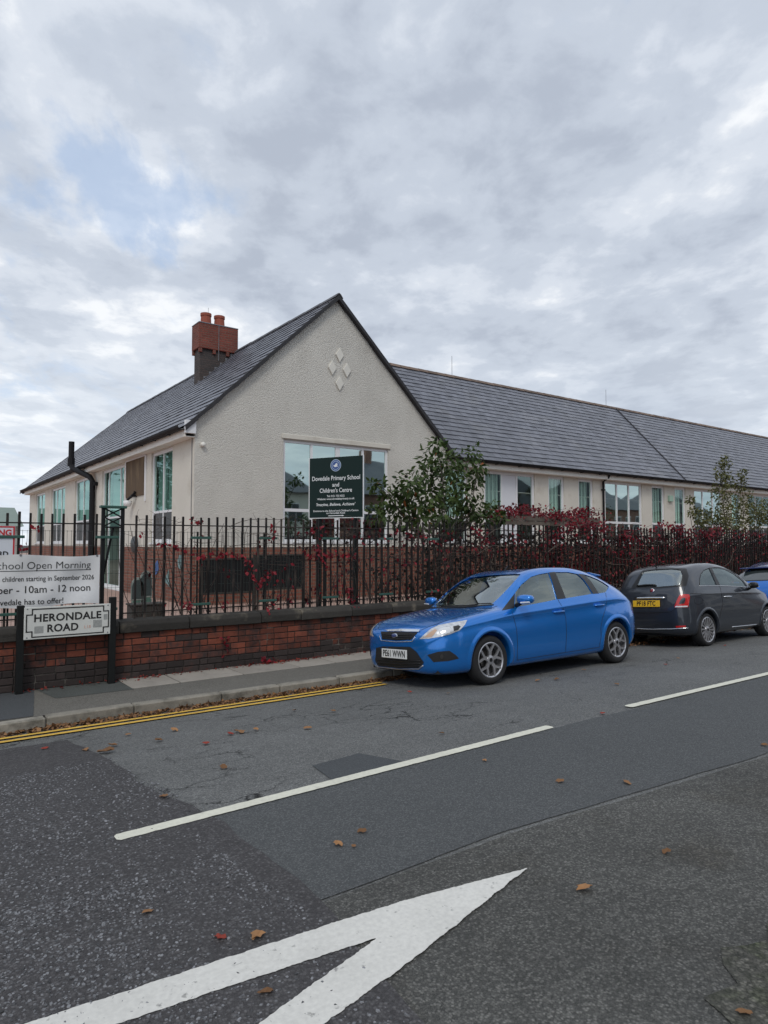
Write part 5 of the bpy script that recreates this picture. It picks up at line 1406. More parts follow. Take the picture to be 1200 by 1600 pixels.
MB().lathe([(0, .012), (.05, .010), (.055, 0), (0, 0)], 20, Matrix.Translation((3.40, 0, .93)) @ Matrix.Rotation(radians(70), 4, 'Y') @ Matrix.Diagonal((.62, 1.35, 1, 1))).build('rear_badge', 'chrome', third.root, smooth=True)
third.ppatch('side_window', [(.62, .99), (.84, 1.25), (1.1, 1.37), (1.5, 1.42), (2.1, 1.38), (2.45, 1.08)], 1, 1, 'dark_glass', .004, .05, mirror=True)
rp = MB(); k = 0
rs_ = [x for x in fxs if 1.15 < x < 3.0]
for x in rs_:
    zr, zc, yr = third.F['zr'](x), third.F['zc'](x), third.F['yr'](x)
    for j in range(9):
        y = -yr*.9+yr*1.8*j/8; h, n_, i, d = third.bvh.ray_cast(Vector((x, y, 3)), Vector((0, 0, -1))); rp.v.append(tuple(h+n_*.004))
for i in range(len(rs_)-1):
    for j in range(8): a = i*9+j; rp.f.append((a, a+1, a+10, a+9)); rp.m.append(0)
rp.build('roof_panel', 'badge_blue', third.root, smooth=True)
MB().extr([(2.86, -.52, 1.395), (3.12, -.50, 1.375), (3.12, -.50, 1.35), (2.9, -.52, 1.35)], (0, 1.03, 0)).build('roof_spoiler', 'badge_blue', third.root, bevel=.008)
for x in (.02, 2.735):
    for y in (-.878, .878): wheel(third, x, y, .313, .320, .224, 5, 'y')
MB().box(-.75, 3.3, -.70, .70, .20, .30).build('underbody', 'trim_matt', third.root)

# ================================================================== helpers for points seen in the picture, put at a real distance
def at_y(u, v, y):
    d = RC @ Vector((u-600, -(v-800), -1056.0)); return Vector((0, 0, H))+d*(y/d.y)
def at_x(u, v, x):
    d = RC @ Vector((u-600, -(v-800), -1056.0)); return Vector((0, 0, H))+d*(x/d.x)
def at_road(u, v):
    d = (RC @ Vector((u-600, -(v-800), -1056.0))).normalized(); lo, hi = .1, 60.0
    for _ in range(50):
        m = (lo+hi)/2; p = Vector((0, 0, H))+d*m
        if p.z > rz(min(p.y, 8.0)): lo = m
        else: hi = m
    return Vector((0, 0, H))+d*lo

# ================================================================== SIGNS
mk('sign_white', (.60, .61, .58), .55, var=(6, .10, 6), tint2=((.44, .45, .41), 5, .60, .80))
mk('sign_ink', (.012, .012, .012), .6)
mk('smudge', (.30, .31, .30), .8, var=(40, .35)); mk('faded_red', (.62, .36, .28), .8)
mk('post_black', (.008, .009, .009), .6, spec=.25, var=(12, .3), bump=(40, .25, .004))
SY = 9.20
st = thing('street_name_sign', (1.82, SY, .02), 'white street name plate with black stepped border on two black posts', 'sign')
sp_ = MB(); sp_.box(1.325, 2.322, SY-.012, SY, .662, 1.052); sp_ = sp_.build('name_plate', 'sign_white', st, bevel=.004)
MB().box(1.255, 1.335, SY+.002, SY+.085, 0, 1.075).build('post', 'post_black', st, bevel=.006)
MB().box(2.318, 2.400, SY+.002, SY+.085, 0, 1.13).build('post', 'post_black', st, bevel=.006)
bx0, bx1, bz0, bz1 = 1.352, 2.298, .690, 1.026; nx, nz_ = .062, .066
ring = [(bx0+nx, bz0), (bx1-nx, bz0), (bx1-nx, bz0+nz_), (bx1, bz0+nz_), (bx1, bz1-nz_), (bx1-nx, bz1-nz_), (bx1-nx, bz1), (bx0+nx, bz1), (bx0+nx, bz1-nz_), (bx0, bz1-nz_), (bx0, bz0+nz_), (bx0+nx, bz0+nz_)]
b = MB(); t = .0065
for i in range(12):
    (xa, za), (xb, zb_) = ring[i], ring[(i+1) % 12]
    b.box(min(xa, xb)-t, max(xa, xb)+t, SY-.0155-(.0004*(i % 2)), SY-.011, min(za, zb_)-t, max(za, zb_)+t)
b.build('border', 'sign_ink', sp_)
def front(x, z, y): return Matrix.Translation((x, y, z)) @ Matrix(((1, 0, 0), (0, 0, -1), (0, 1, 0))).to_4x4()
def fit_text(body, size, wid, x, z, y, mat, parent, bold=0.0):
    me = textmesh(body, size, bold=bold, space=1.05); xs = [v.co.x for v in me.vertices]; k = wid/(max(xs)-min(xs)); c = (max(xs)+min(xs))/2; F_ = front(x, z, y)
    for v in me.vertices: v.co = F_ @ Vector(((v.co.x-c)*k, v.co.y, v.co.z))
    bm = bmesh.new(); bm.from_mesh(me); bm.verts.ensure_lookup_table(); seen = set()
    for v in bm.verts:                                  # one object for every letter
        if v in seen: continue
        st_ = [v]; seen.add(v); comp = set()
        while st_:
            q = st_.pop(); comp.add(q)
            for e_ in q.link_edges:
                o_ = e_.other_vert(q)
                if o_ not in seen: seen.add(o_); st_.append(o_)
        idx = {q: i for i, q in enumerate(comp)}
        lm = bpy.data.meshes.new('letter'); lm.from_pydata([tuple(q.co) for q in idx], [], [tuple(idx[q] for q in f.verts) for f in bm.faces if f.verts[0] in comp]); lm.materials.append(MATS[mat])
        link(bpy.data.objects.new('letter', lm), parent)
    bm.free()
fit_text('HERONDALE', .128, .775, 1.822, .912, SY-.0145, 'sign_ink', sp_, .0035)
fit_text('ROAD', .128, .355, 1.760, .780, SY-.0145, 'sign_ink', sp_, .0035)
lettering('L18', .055, 'faded_red', sp_, front(2.045, .772, SY-.0140))
for x, z, w, h in ((1.49, .775, .10, .085), (2.165, .805, .105, .095), (2.262, .885, .045, .07)):
    MB().box(x-w/2, x+w/2, SY-.0135, SY-.0115, z-h/2, z+h/2).build('sticker_mark', 'smudge', sp_)
for x in (1.36, 2.29):
    for z in (.685, 1.03): MB().lathe([(0, .004), (.008, .003), (.009, 0)], 8, front(x, z, SY-.012)).build('screw', 'lead', sp_)

# banner tied to the railings
mk('banner_cloth', (.66, .665, .67), .6, var=(5, .06), tint2=((.56, .565, .57), 4, .58, .8))
def banner_pt(x, f, off=0.0):
    """x along the fence, f 0..1 from bottom to top"""
    s = (x+.9)/3.13
    zt = 1.690-.030*sin(max(0, min(1, (x-1.25)/.98))*pi)+.012*sin(x*5.2); zb_ = 1.025+.022*(x-1.08)+.018*sin(x*7.0+.8)
    wav = .020*sin(x*6.3+f*2.2)+.013*sin(x*11.0-f*5.0+1.0)+.012*sin(f*7+x*2.3)
    wav += .020*math.exp(-((x-2.02)*4-(f-.5)*2.2)**2)
    return Vector((x, FY-.085+wav*.75-off, zb_+(zt-zb_)*f))
bt = thing('banner', (.7, FY-.05, 1.0), 'creased white open morning banner tied to the railings above street sign', 'banner')
m = MB(); nx_, nf = 110, 26
for i in range(nx_+1):
    for j in range(nf+1): m.v.append(tuple(banner_pt(-.9+3.135*i/nx_, j/nf)))
for i in range(nx_):
    for j in range(nf): a = i*(nf+1)+j; m.f.append((a, a+nf+1, a+nf+2, a+1)); m.m.append(0)
bc = m.build('cloth', 'banner_cloth', bt, smooth=True)
def banner_text(body, size, right, z, wid, bold=0.0):
    me = textmesh(body, size, bold=bold, align='LEFT')
    xs = [v.co.x for v in me.vertices]; k = wid/(max(xs)-min(xs)); x0 = min(xs)
    bm = bmesh.new(); bm.from_mesh(me); bmesh.ops.triangulate(bm, faces=bm.faces); bmesh.ops.subdivide_edges(bm, edges=[e for e in bm.edges if e.calc_length() > .06], cuts=2); bm.to_mesh(me); bm.free()
    for v in me.vertices:
        x = right-wid+(v.co.x-x0)*k; zz = z+v.co.y
        f = (zz-banner_pt(x, 0).z)/(banner_pt(x, 1).z-banner_pt(x, 0).z); v.co = banner_pt(x, f, .004)
    me.materials.clear(); me.materials.append(MATS['sign_ink']); link(bpy.data.objects.new('lettering', me), bc)['kind'] = 'stuff'
banner_text('School Open Morning', .128, 2.125, 1.548, 1.13, -.001)
banner_text('n children starting in September 2026', .088, 2.170, 1.385, 1.115, .0004)
banner_text('ber - 10am - 12 noon', .125, 2.125, 1.250, 1.06, .0008)
banner_text('Dovedale has to offer!', .100, 1.800, 1.100, .82, .0006)
ul = MB(); k = 60
for i in range(k+1):
    x = .92+1.21*i/k
    for dz in (0, .007):
        z = 1.483+dz; f = (z-banner_pt(x, 0).z)/(banner_pt(x, 1).z-banner_pt(x, 0).z); ul.v.append(tuple(banner_pt(x, f, .004)))
ul.f = [(2*i, 2*i+2, 2*i+3, 2*i+1) for i in range(k)]; ul.m = [0]*k; ul.build('underline', 'sign_ink', bc)
for x in (1.30, 2.20, .35):
    p = banner_pt(x, .985, .003); MB().lathe([(.006, .003), (.014, .003), (.014, 0), (.006, 0)], 12, front(p.x, p.z, p.y), close=True).build('eyelet', 'lead', bc)
    MB().tube([p, p+Vector((.01, .03, .05)), p+Vector((.02, .06, .06))], .003, 5).build('cable_tie', 'sign_ink', bc)

# warning plate behind the banner's top edge
mk('sign_red', (.50, .025, .03), .5); mk('sign_bluewhite', (.62, .65, .70), .45)
wt = thing('warning_sign', (1.0, FY-.03, 1.6), 'white warning plate with red border, cut by the left edge of the photo', 'sign')
wp = MB().box(.70, 1.245, FY-.030, FY-.024, 1.45, 2.045).build('plate', 'sign_bluewhite', wt, bevel=.006)
for a, b, c, d in ((.705, 1.24, 2.022, 2.04), (1.222, 1.24, 1.46, 2.0218), (.705, .723, 1.46, 2.0218)):
    MB().box(a, b, FY-.0325, FY-.0305, c, d).build('border', 'sign_red', wp)
lettering('WARNING', .105, 'sign_red', wp, front(.972, 1.955, FY-.0325), bold=.004, sx=.92)
MB().box(.74, 1.205, FY-.0322, FY-.0305, 1.893, 1.899).build('rule', 'sign_red', wp)
lettering('ARD', .085, 'sign_ink', wp, front(1.09, 1.695, FY-.0325), bold=.003)

# green school board, turned towards the traffic
mk('board_green', (.003, .016, .014), .5, spec=.25, var=(2, .12)); mk('board_white', (.68, .70, .70), .5); mk('emblem_blue', (.03, .075, .25), .45); mk('emblem_pale', (.42, .52, .62), .5)
BL, BR = Vector((6.13, 10.72)), Vector((6.66, 9.74))
bu = (BR-BL).normalized(); BW = (BR-BL).length; bn2 = Vector((bu.y, -bu.x))     # faces the camera side
ZB, ZT = 2.285, 3.375
def bd(u, z, n=0.0): p = BL+bu*u+bn2*n; return Vector((p.x, p.y, z))
BM = Matrix.Translation(bd(BW/2, (ZB+ZT)/2)) @ Matrix(((bu.x, 0, bn2.x), (bu.y, 0, bn2.y), (0, 1, 0))).to_4x4()
sg = thing('school_sign', (6.4, 10.2, YARD), 'dark green school name board with white lettering and round blue emblem', 'sign')
def bbox(w, h, dep, x=0, y=0, z=0):
    m = MB(); m.obox((x, y, z), (w, h, dep)); m.v = [tuple(BM @ Vector(p)) for p in m.v]; return m
pnl = bbox(BW, ZT-ZB, .012).build('panel', 'board_green', sg, bevel=.003)
for x in (-BW/2+.004, BW/2-.004): bbox(.016, ZT-ZB+.012, .02, x, 0, -.002).build('edge_trim', 'board_white', pnl)
bbox(BW-.024, .012, .02, 0, -(ZT-ZB)/2, -.002).build('edge_trim', 'board_white', pnl)
for x in (-.36, .36):
    p = BM @ Vector((x, 0, -.05)); MB().box(p.x-.03, p.x+.03, p.y-.03, p.y+.03, YARD, ZT-.1).build('post', 'post_black', sg, bevel=.004)
def bt_(body, y, size, wid, bold=0.0, shear=0.0, mat='board_white'):
    me = textmesh(body, size, bold=bold, shear=shear); xs = [v.co.x for v in me.vertices]; k = wid/(max(xs)-min(xs)); c = (max(xs)+min(xs))/2
    for v in me.vertices: v.co = BM @ Vector(((v.co.x-c)*k, v.co.y+y, .0075))
    me.materials.clear(); me.materials.append(MATS[mat]); link(bpy.data.objects.new('lettering', me), pnl)['kind'] = 'stuff'
for a in (("Dovedale Primary School", .165, .112, .98, .0014), ("and", .045, .100, .140, .0014), ("Children's Centre", -.055, .108, .66, .0014), ("Tel: 0151 733 4232", -.155, .050, .36, .0008),
          ("Website: www.dovedaleprimary.co.uk", -.205, .048, .76, .0008), ("'Imagine, Believe, Achieve'", -.305, .072, .80, .0012, .25), ("Entrance to the School and Children's Centre", -.418, .044, .92, .0008), ("on Herondale Road", -.458, .044, .38, .0008)):
    bt_(*a)
def bpoly(pts, name, mat, parent, z):
    m = MB(); m.add([BM @ Vector((p[0], p[1], z)) for p in pts], [tuple(range(len(pts)))]); return m.build(name, mat, parent)
bpoly([(-.15, -.500), (.13, -.498), (.13, -.490), (.175, -.505), (.13, -.520), (.13, -.512), (-.15, -.514)], 'arrow', 'board_white', pnl, .0078)
circ = lambda r, n=28: [(r*cos(2*pi*k/n), .395+r*1.0*sin(2*pi*k/n)) for k in range(n)]
em = bpoly(circ(.108), 'emblem', 'emblem_pale', pnl, .0076)
bpoly(circ(.098), 'emblem_ring', 'emblem_blue', em, .0082); bpoly(circ(.078), 'emblem_ring', 'emblem_pale', em, .0088); bpoly(circ(.070), 'emblem_field', 'emblem_blue', em, .0094)
bpoly([(-.045, .405), (-.020, .398), (.000, .428), (.040, .440), (.024, .415), (.045, .408), (.028, .392), (.050, .372), (.012, .368), (-.018, .362), (-.040, .380)], 'emblem_bird', 'board_white', em, .0100)

# ================================================================== YARD THINGS
mk('chalk_black', (.009, .010, .011), .7, spec=.25, var=(4, .3), tint2=((.016, .018, .019), 3, .5, .75)); mk('timber_dark', (.030, .026, .022), .8, var=(6, .3))
for (u0, u1, v0, v1, lab) in ((313, 398, 872, 928, 'black outdoor chalkboard on dark posts, nearer the lattice pier'), (396, 476, 866, 921, 'black outdoor chalkboard on dark posts, nearer the school sign')):
    yb_ = 12.6 if u0 < 350 else 12.75
    a, b_ = at_y(u0, v0, yb_), at_y(u1, v1, yb_)
    zt_, zb2 = at_y((u0+u1)/2, v0, yb_).z, at_y((u0+u1)/2, v1, yb_).z
    cb = thing('chalkboard', ((a.x+b_.x)/2, yb_, YARD), lab, 'chalkboard', 'outdoor chalkboards')
    MB().box(a.x+.05, b_.x-.05, yb_-.02, yb_+.01, zb2+.04, zt_-.04).build('board', 'chalk_black', cb)
    for x in (a.x, b_.x-.05): MB().box(x, x+.05, yb_-.035, yb_+.025, YARD, zt_).build('post', 'timber_dark', cb, bevel=.006)
    for z in (zt_-.04, zb2): MB().box(a.x+.0505, b_.x-.0505, yb_-.035, yb_+.025, z, z+.04).build('frame_rail', 'timber_dark', cb, bevel=.006)
# two arch-topped play boards on splayed legs and a dark trough
mk('play_dark', (.03, .045, .045), .7); mk('play_pale', (.20, .24, .22), .7); mk('play_green', (.06, .13, .10), .6)
for (u, v0, v1, hw, lab) in ((216, 902, 948, .13, 'arch topped play board with pale rim, in front of its taller twin'), (229, 892, 946, .115, 'taller arch topped dark play board beside the brick base')):
    yb_ = 13.6; top, bot = at_y(u, v0, yb_), at_y(u, v1, yb_); x = top.x; hgt = top.z-YARD
    pb_ = thing('play_board', (x, yb_, YARD), lab, 'play board', 'play boards in the yard')
    def archp(w, z0, z1, n=10): return [(x-w, z0), (x+w, z0)]+[(x+w*cos(pi*k/n), z1-w*1.3+w*1.3*sin(pi*k/n)) for k in range(n+1)]
    MB().extr([(p[0], yb_, p[1]) for p in archp(hw, YARD+hgt*.42, top.z)], (0, .03, 0)).build('rim', 'play_pale', pb_)
    MB().extr([(p[0], yb_-.006, p[1]) for p in archp(hw*.88, YARD+hgt*.45, top.z-.05)], (0, .004, 0)).build('panel', 'play_dark', pb_)
    MB().extr([(x-hw*.9, yb_+.002, YARD+hgt*.2), (x+hw*.9, yb_+.002, YARD+hgt*.2), (x+hw*.8, yb_+.002, YARD+hgt*.415), (x-hw*.8, yb_+.002, YARD+hgt*.415)], (0, .025, 0)).build('skirt', 'play_green', pb_)
    for s in (-1, 1): MB().tube([(x+s*hw*.8, yb_+.015, YARD+hgt*.4), (x+s*hw*1.35, yb_+.015, YARD)], .016, 6).build('leg', 'play_pale', pb_)
tr = thing('planter_trough', (3.3, 11.2, YARD), 'dark wooden trough standing low behind the railings', 'planter')
a, b_ = at_y(207, 950, 12.2), at_y(258, 962, 12.2)
MB().box(a.x, b_.x, 12.2, 12.55, YARD+.08, a.z+.03).build('box', 'timber_dark', tr, bevel=.012); MB().box(a.x-.02, b_.x+.02, 12.18, 12.57, a.z+.031, a.z+.06).build('rim', 'timber_dark', tr, bevel=.006)
for x in (a.x+.03, b_.x-.09): MB().box(x, x+.06, 12.25, 12.5, YARD, YARD+.079).build('foot', 'timber_dark', tr)
# painted plaques and a round vent on the side wall
mk('mural_teal', (.16, .25, .25), .8, var=(8, .2)); mk('mural_blue', (.07, .14, .34), .7); mk('mural_pale', (.40, .45, .52), .7)
def plaque(u, v, r, n, mat, sq=1.0, nm='wall_plaque'):
    p = at_x(u, v, GX0-.026); m = MB()
    m.extr([(p.x, p.y-r*sin(2*pi*k/n+.3), p.z+sq*r*cos(2*pi*k/n+.3)) for k in range(n)], (-.012, 0, 0)); return m.build(nm, mat, school)
plaque(282, 878, .17, 20, 'mural_teal'); plaque(245, 887, .20, 4, 'mural_blue', 1.0); plaque(245.5, 886, .10, 16, 'mural_pale', 1.3); plaque(262, 905, .24, 3, 'mural_teal'); plaque(262, 905, .24, 3, 'mural_teal') if False else None
p = at_x(212, 851, GX0-.005)
vt_ = MB().lathe([(.0, .10), (.20, .09), (.24, .05), (.25, 0)], 22, Matrix.Translation(p) @ Matrix.Rotation(-pi/2, 4, 'Y')).build('round_vent', 'spandrel', school, smooth=True)
# low timber shelter whose top the creeper has overgrown
mk('timber_grey', (.14, .115, .095), .9, var=(5, .3, 6), bump=(30, .4, .006), obj=.2)
sh = thing('timber_shelter', (13.1, 11.2, YARD), 'weathered timber shelter edge overgrown by red creeper behind the railings', 'shelter')
for i in range(4):
    for j, z in enumerate((2.27, 2.375)):
        x0 = 11.15+i*.98; MB().box(x0, x0+.97, 11.0+.012*((i+j) % 2), 11.04+.012*((i+j) % 2), z, z+.10).build('board', 'timber_grey', sh)
for x in (11.2, 13.1, 15.0): MB().box(x-.05, x+.05, 11.06, 11.16, YARD, 2.45).build('post', 'timber_grey', sh)
MB().box(11.15, 15.07, 11.07, 12.2, 2.46, 2.49).build('roof_sheet', 'timber_grey', sh)

# ================================================================== PLANTS
def leafmat(name, c, c2, rough=.55, tr=.25):
    m = bpy.data.materials.new(name); m.use_nodes = True; nt = m.node_tree; N = nt.nodes; L = nt.links
    b = N['Principled BSDF']; b.inputs['Roughness'].default_value = rough; b.inputs['Specular IOR Level'].default_value = .35
    a = N.new('ShaderNodeAttribute'); a.attribute_name = 'tone'
    r = N.new('ShaderNodeValToRGB'); r.color_ramp.elements[0].color = (*c, 1); r.color_ramp.elements[1].color = (*c2, 1); L.new(a.outputs['Fac'], r.inputs[0])
    L.new(r.outputs[0], b.inputs['Base Color'])
    t = N.new('ShaderNodeBsdfTranslucent'); L.new(r.outputs[0], t.inputs[0])
    mx = N.new('ShaderNodeMixShader'); mx.inputs[0].default_value = tr; L.new(b.outputs[0], mx.inputs[1]); L.new(t.outputs[0], mx.inputs[2])
    L.new(mx.outputs[0], N['Material Output'].inputs[0]); MATS[name] = m
    return r
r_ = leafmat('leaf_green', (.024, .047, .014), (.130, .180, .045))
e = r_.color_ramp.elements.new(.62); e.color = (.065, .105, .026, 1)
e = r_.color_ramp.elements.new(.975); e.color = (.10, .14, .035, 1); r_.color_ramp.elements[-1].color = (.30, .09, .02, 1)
leafmat('leaf_yellow', (.045, .060, .018), (.17, .165, .055))
r_ = leafmat('leaf_red', (.040, .005, .009), (.36, .026, .036), tr=.3)
e = r_.color_ramp.elements.new(.6); e.color = (.185, .013, .024, 1)
leafmat('leaf_dark', (.008, .007, .006), (.030, .018, .013))
leafmat('leaf_litter', (.060, .028, .014), (.36, .19, .085), .8, .1)
leafmat('leaf_litter_red', (.10, .012, .012), (.30, .05, .03), .8, .1)
mk('bark', (.055, .045, .036), .9, var=(12, .35), bump=(30, .5, .01)); mk('twig', (.042, .030, .026), .9, var=(10, .4)); mk('twig_dark', (.022, .016, .014), .9, var=(10, .4)); mk('twig_pale', (.11, .085, .07), .9, var=(10, .3))
prn = random.Random(1234)
class Leaves:
    def __init__(s): s.v = []; s.f = []; s.t = []
    def leaf(s, p, L_, W_, d, n, tone, curl=.15):
        """ovate leaf: base p, length L_, direction d, face normal n"""
        d = d.normalized(); w = n.cross(d); w = w.normalized() if w.length > 1e-4 else d.orthogonal().normalized(); n = d.cross(w)
        k = len(s.v)
        c = curl*L_
        for a, b, h in ((0, 0, 0), (.38, .5, .10), (.38, -.5, .10), (.40, 0, 0), (.75, .33, -.25), (.75, -.33, -.25), (1, 0, -1.0)):
            s.v.append(tuple(p+d*(a*L_)+w*(b*W_)+n*(h*c)))
        s.f += [(k, k+3, k+1), (k, k+2, k+3), (k+1, k+3, k+6, k+4), (k+3, k+2, k+5, k+6)]; s.t += [tone]*7
    def quad(s, p, L_, W_, d, n, tone):
        d = d.normalized(); w = n.cross(d); w = w.normalized() if w.length > 1e-4 else d.orthogonal().normalized(); n = d.cross(w); k = len(s.v)
        s.v += [tuple(p), tuple(p+d*L_*.5+w*W_*.5+n*L_*.06), tuple(p+d*L_), tuple(p+d*L_*.5-w*W_*.5+n*L_*.06)]
        s.f += [(k, k+1, k+2), (k, k+2, k+3)]; s.t += [tone]*4
    def build(s, name, mat, parent=None, kind=None):
        me = bpy.data.meshes.new(name); me.from_pydata(s.v, [], s.f); me.materials.append(MATS[mat])
        at = me.attributes.new('tone', 'FLOAT', 'POINT'); at.data.foreach_set('value', s.t); me.update()
        o = bpy.data.objects.new(name, me); link(o, parent)
        if kind: o['kind'] = kind
        return o
def rv(): 
    while True:
        v = Vector((prn.uniform(-1, 1), prn.uniform(-1, 1), prn.uniform(-1, 1)))
        if .05 < v.length < 1: return v.normalized()
def limb(mb, a, b, r0, r1, wob=.06, n=6):
    a, b = Vector(a), Vector(b); pts = []; L_ = (b-a).length; o1, o2 = rv(), rv()
    for i in range(n+1):
        t = i/n; q = a.lerp(b, t)+(o1*sin(pi*t)+o2*sin(2*pi*t)*.5)*wob*L_*(1 if 0 < i < n else 0); pts.append(q)
    mb.tube(pts, [r0+(r1-r0)*i/n for i in range(n+1)], 6); return pts

# leafy young tree behind the railings
TY = 10.75
tree = thing('small_tree', (9.25, TY, YARD), 'bushy young tree with large dark green leaves behind the railings', 'tree')
clus = [(683, 696, 13), (676, 716, 20), (668, 735, 24), (697, 728, 24), (712, 722, 18), (738, 708, 13), (748, 733, 14), (640, 752, 20), (628, 765, 18), (598, 762, 13), (583, 757, 7), (612, 785, 22), (588, 803, 17), (645, 785, 28), (672, 768, 30), (704, 765, 26), (690, 795, 30), (728, 778, 20), (742, 790, 17), (655, 812, 26), (625, 810, 20), (700, 815, 24), (732, 808, 18), (768, 792, 10), (756, 806, 14), (782, 808, 9), (745, 752, 13), (716, 742, 16)]
tb = MB(); lv = Leaves(); trunk_top = Vector((9.25, TY, 1.35))
limb(tb, (9.25, TY, YARD-.05), trunk_top, .055, .04, .03); limb(tb, (9.12, TY+.06, YARD-.05), (8.75, TY, 2.0), .04, .02, .04); limb(tb, (9.35, TY-.05, YARD-.05), (9.8, TY+.05, 2.0), .04, .02, .04)
for (u, v, r) in clus:
    y = TY+prn.uniform(-.5, .5); c = at_y(u, v, y); rad = r/1056*(RC.transposed() @ (c-Vector((0, 0, H)))).z*-1
    src = trunk_top if abs(c.x-9.25) < .6 else (Vector((8.75, TY, 2.0)) if c.x < 9.25 else Vector((9.8, TY+.05, 2.0)))
    if c.z > src.z-.2: pts = limb(tb, src+rv()*.03, c, .018, .006, .06)
    n = int(26+rad*rad*760)
    for k in range(n):
        dvec = rv(); rr = rad*(prn.random()**.45)*1.08; p = c+Vector((dvec.x*rr, dvec.y*rr*.9, dvec.z*rr))
        out = (dvec*.7+rv()*.7+Vector((0, 0, -.35))); nn = (Vector((0, 0, 1))+rv()*.8+dvec*.4)
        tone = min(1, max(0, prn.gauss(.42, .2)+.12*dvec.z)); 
        if prn.random() < .012: tone = 1.0
        elif tone > .97: tone = .95
        lv.leaf(p, prn.uniform(.10, .165), prn.uniform(.055, .09), out, nn, tone, prn.uniform(.05, .3))
tb.build('trunk', 'bark', tree, smooth=True); lv.build('crown', 'leaf_green', tree)

# loose yellowing shrub further along
SYY = 11.6
shrub = thing('loose_shrub', (23.0, SYY, YARD), 'tall loose shrub with yellowing leaves in front of the far windows', 'shrub')
cl2 = [(1132, 722, 9), (1128, 738, 11), (1138, 752, 10), (1125, 765, 13), (1135, 782, 14), (1160, 742, 7), (1158, 760, 9), (1165, 780, 14), (1178, 800, 18), (1150, 805, 18), (1120, 800, 17), (1098, 812, 14), (1085, 800, 8), (1078, 782, 6), (1193, 795, 13), (1188, 812, 14), (1140, 822, 18), (1105, 828, 15), (1170, 825, 15), (1125, 815, 14), (1212, 800, 20), (1240, 790, 24), (1225, 820, 22)]
tb = MB(); lv = Leaves()
for (u, v, r) in cl2:
    y = SYY+prn.uniform(-.4, .4); c = at_y(u, v, y); rad = r/1056*(RC.transposed() @ (c-Vector((0, 0, H)))).z*-1
    base = Vector((c.x*.6+23.0*.4, SYY, YARD)); limb(tb, base, c+Vector((0, 0, rad)), .016, .004, .05)
    for k in range(int(70+rad*rad*1300)):
        dvec = rv(); rr = rad*(prn.random()**.5)*1.15; p = c+dvec*rr
        lv.leaf(p, prn.uniform(.06, .12), prn.uniform(.04, .065), dvec+rv()+Vector((0, 0, -.2)), Vector((0, 0, 1))+rv(), prn.random(), .15)
tb.build('stem', 'twig', shrub, smooth=True); lv.build('crown', 'leaf_yellow', shrub)

# large trees off to the side: seen in the side windows and car glass
r_ = leafmat('leaf_far', (.016, .030, .010), (.070, .090, .028))
for (x, y, h_, lab) in ((-6.5, 52, 11.5, 'broad tree at the far side of the yard, nearest the outbuilding'), (-13.5, 66, 13, 'tall tree behind the yard, mirrored in the side windows'), (-21, 80, 13, 'furthest tree beyond the yard, out of the frame'), (33.5, -10.6, 7.0, 'slim tree in front of the brick house opposite')):
    t = thing('broadleaf_tree', (x, y, YARD if y > 0 else -.05), lab, 'tree', 'large trees around the school'); tb = MB(); lv = Leaves(); gz = YARD if y > 0 else -.05
    limb(tb, (x, y, gz-.1), (x, y, gz+h_*.55), .03*h_, .012*h_, .02)
    for k in range(26):
        a = prn.uniform(0, 6.28); rr = h_*.34*prn.random()**.5; c = Vector((x+rr*cos(a), y+rr*sin(a), gz+h_*(.32+.62*prn.random()*(1-rr/h_)))); rad = h_*prn.uniform(.08, .14)
        limb(tb, (x, y, gz+h_*prn.uniform(.25, .5)), c, .010*h_, .003*h_, .05)
        for q in range(95):
            dv = rv(); p = c+dv*rad*prn.random()**.4; lv.quad(p, h_*prn.uniform(.018, .034), h_*prn.uniform(.014, .026), rv(), Vector((0, 0, 1))+rv(), prn.random())
    tb.build('trunk', 'bark', t, smooth=True); lv.build('crown', 'leaf_far', t)

# dark tangled hedge against the inside of the railings
hedge = thing('hedge', (15, 10.1, YARD), 'dark tangled bare hedge packed behind the railings beyond the cars', 'hedge')
lv = Leaves(); tw = MB()
for k in range(22000):
    x = 6.4+29*prn.random()
    dens = min(1, max(.06, (x-6.4)/4.2))
    if prn.random() > dens: continue
    z = YARD+prn.random()*1.62; y = 9.68+.75*prn.random()
    lv.quad(Vector((x, y, z)), prn.uniform(.05, .13), prn.uniform(.04, .09), rv(), rv(), prn.random())
for k in range(1300):
    x = 6.2+29*prn.random()
    if prn.random() > min(1, max(.2, (x-6.2)/3.5)): continue
    z = YARD+prn.random()*.5; y = 9.64+.6*prn.random(); limb(tw, (x, y, z), (x+prn.gauss(0, .35), y+prn.gauss(0, .12), min(2.1, z+prn.uniform(.5, 1.5))), .007, .003, .1, 4)
lv.build('foliage', 'leaf_dark', hedge, 'stuff'); o = tw.build('twigs', 'twig_dark', hedge, recalc=False); o['kind'] = 'stuff'

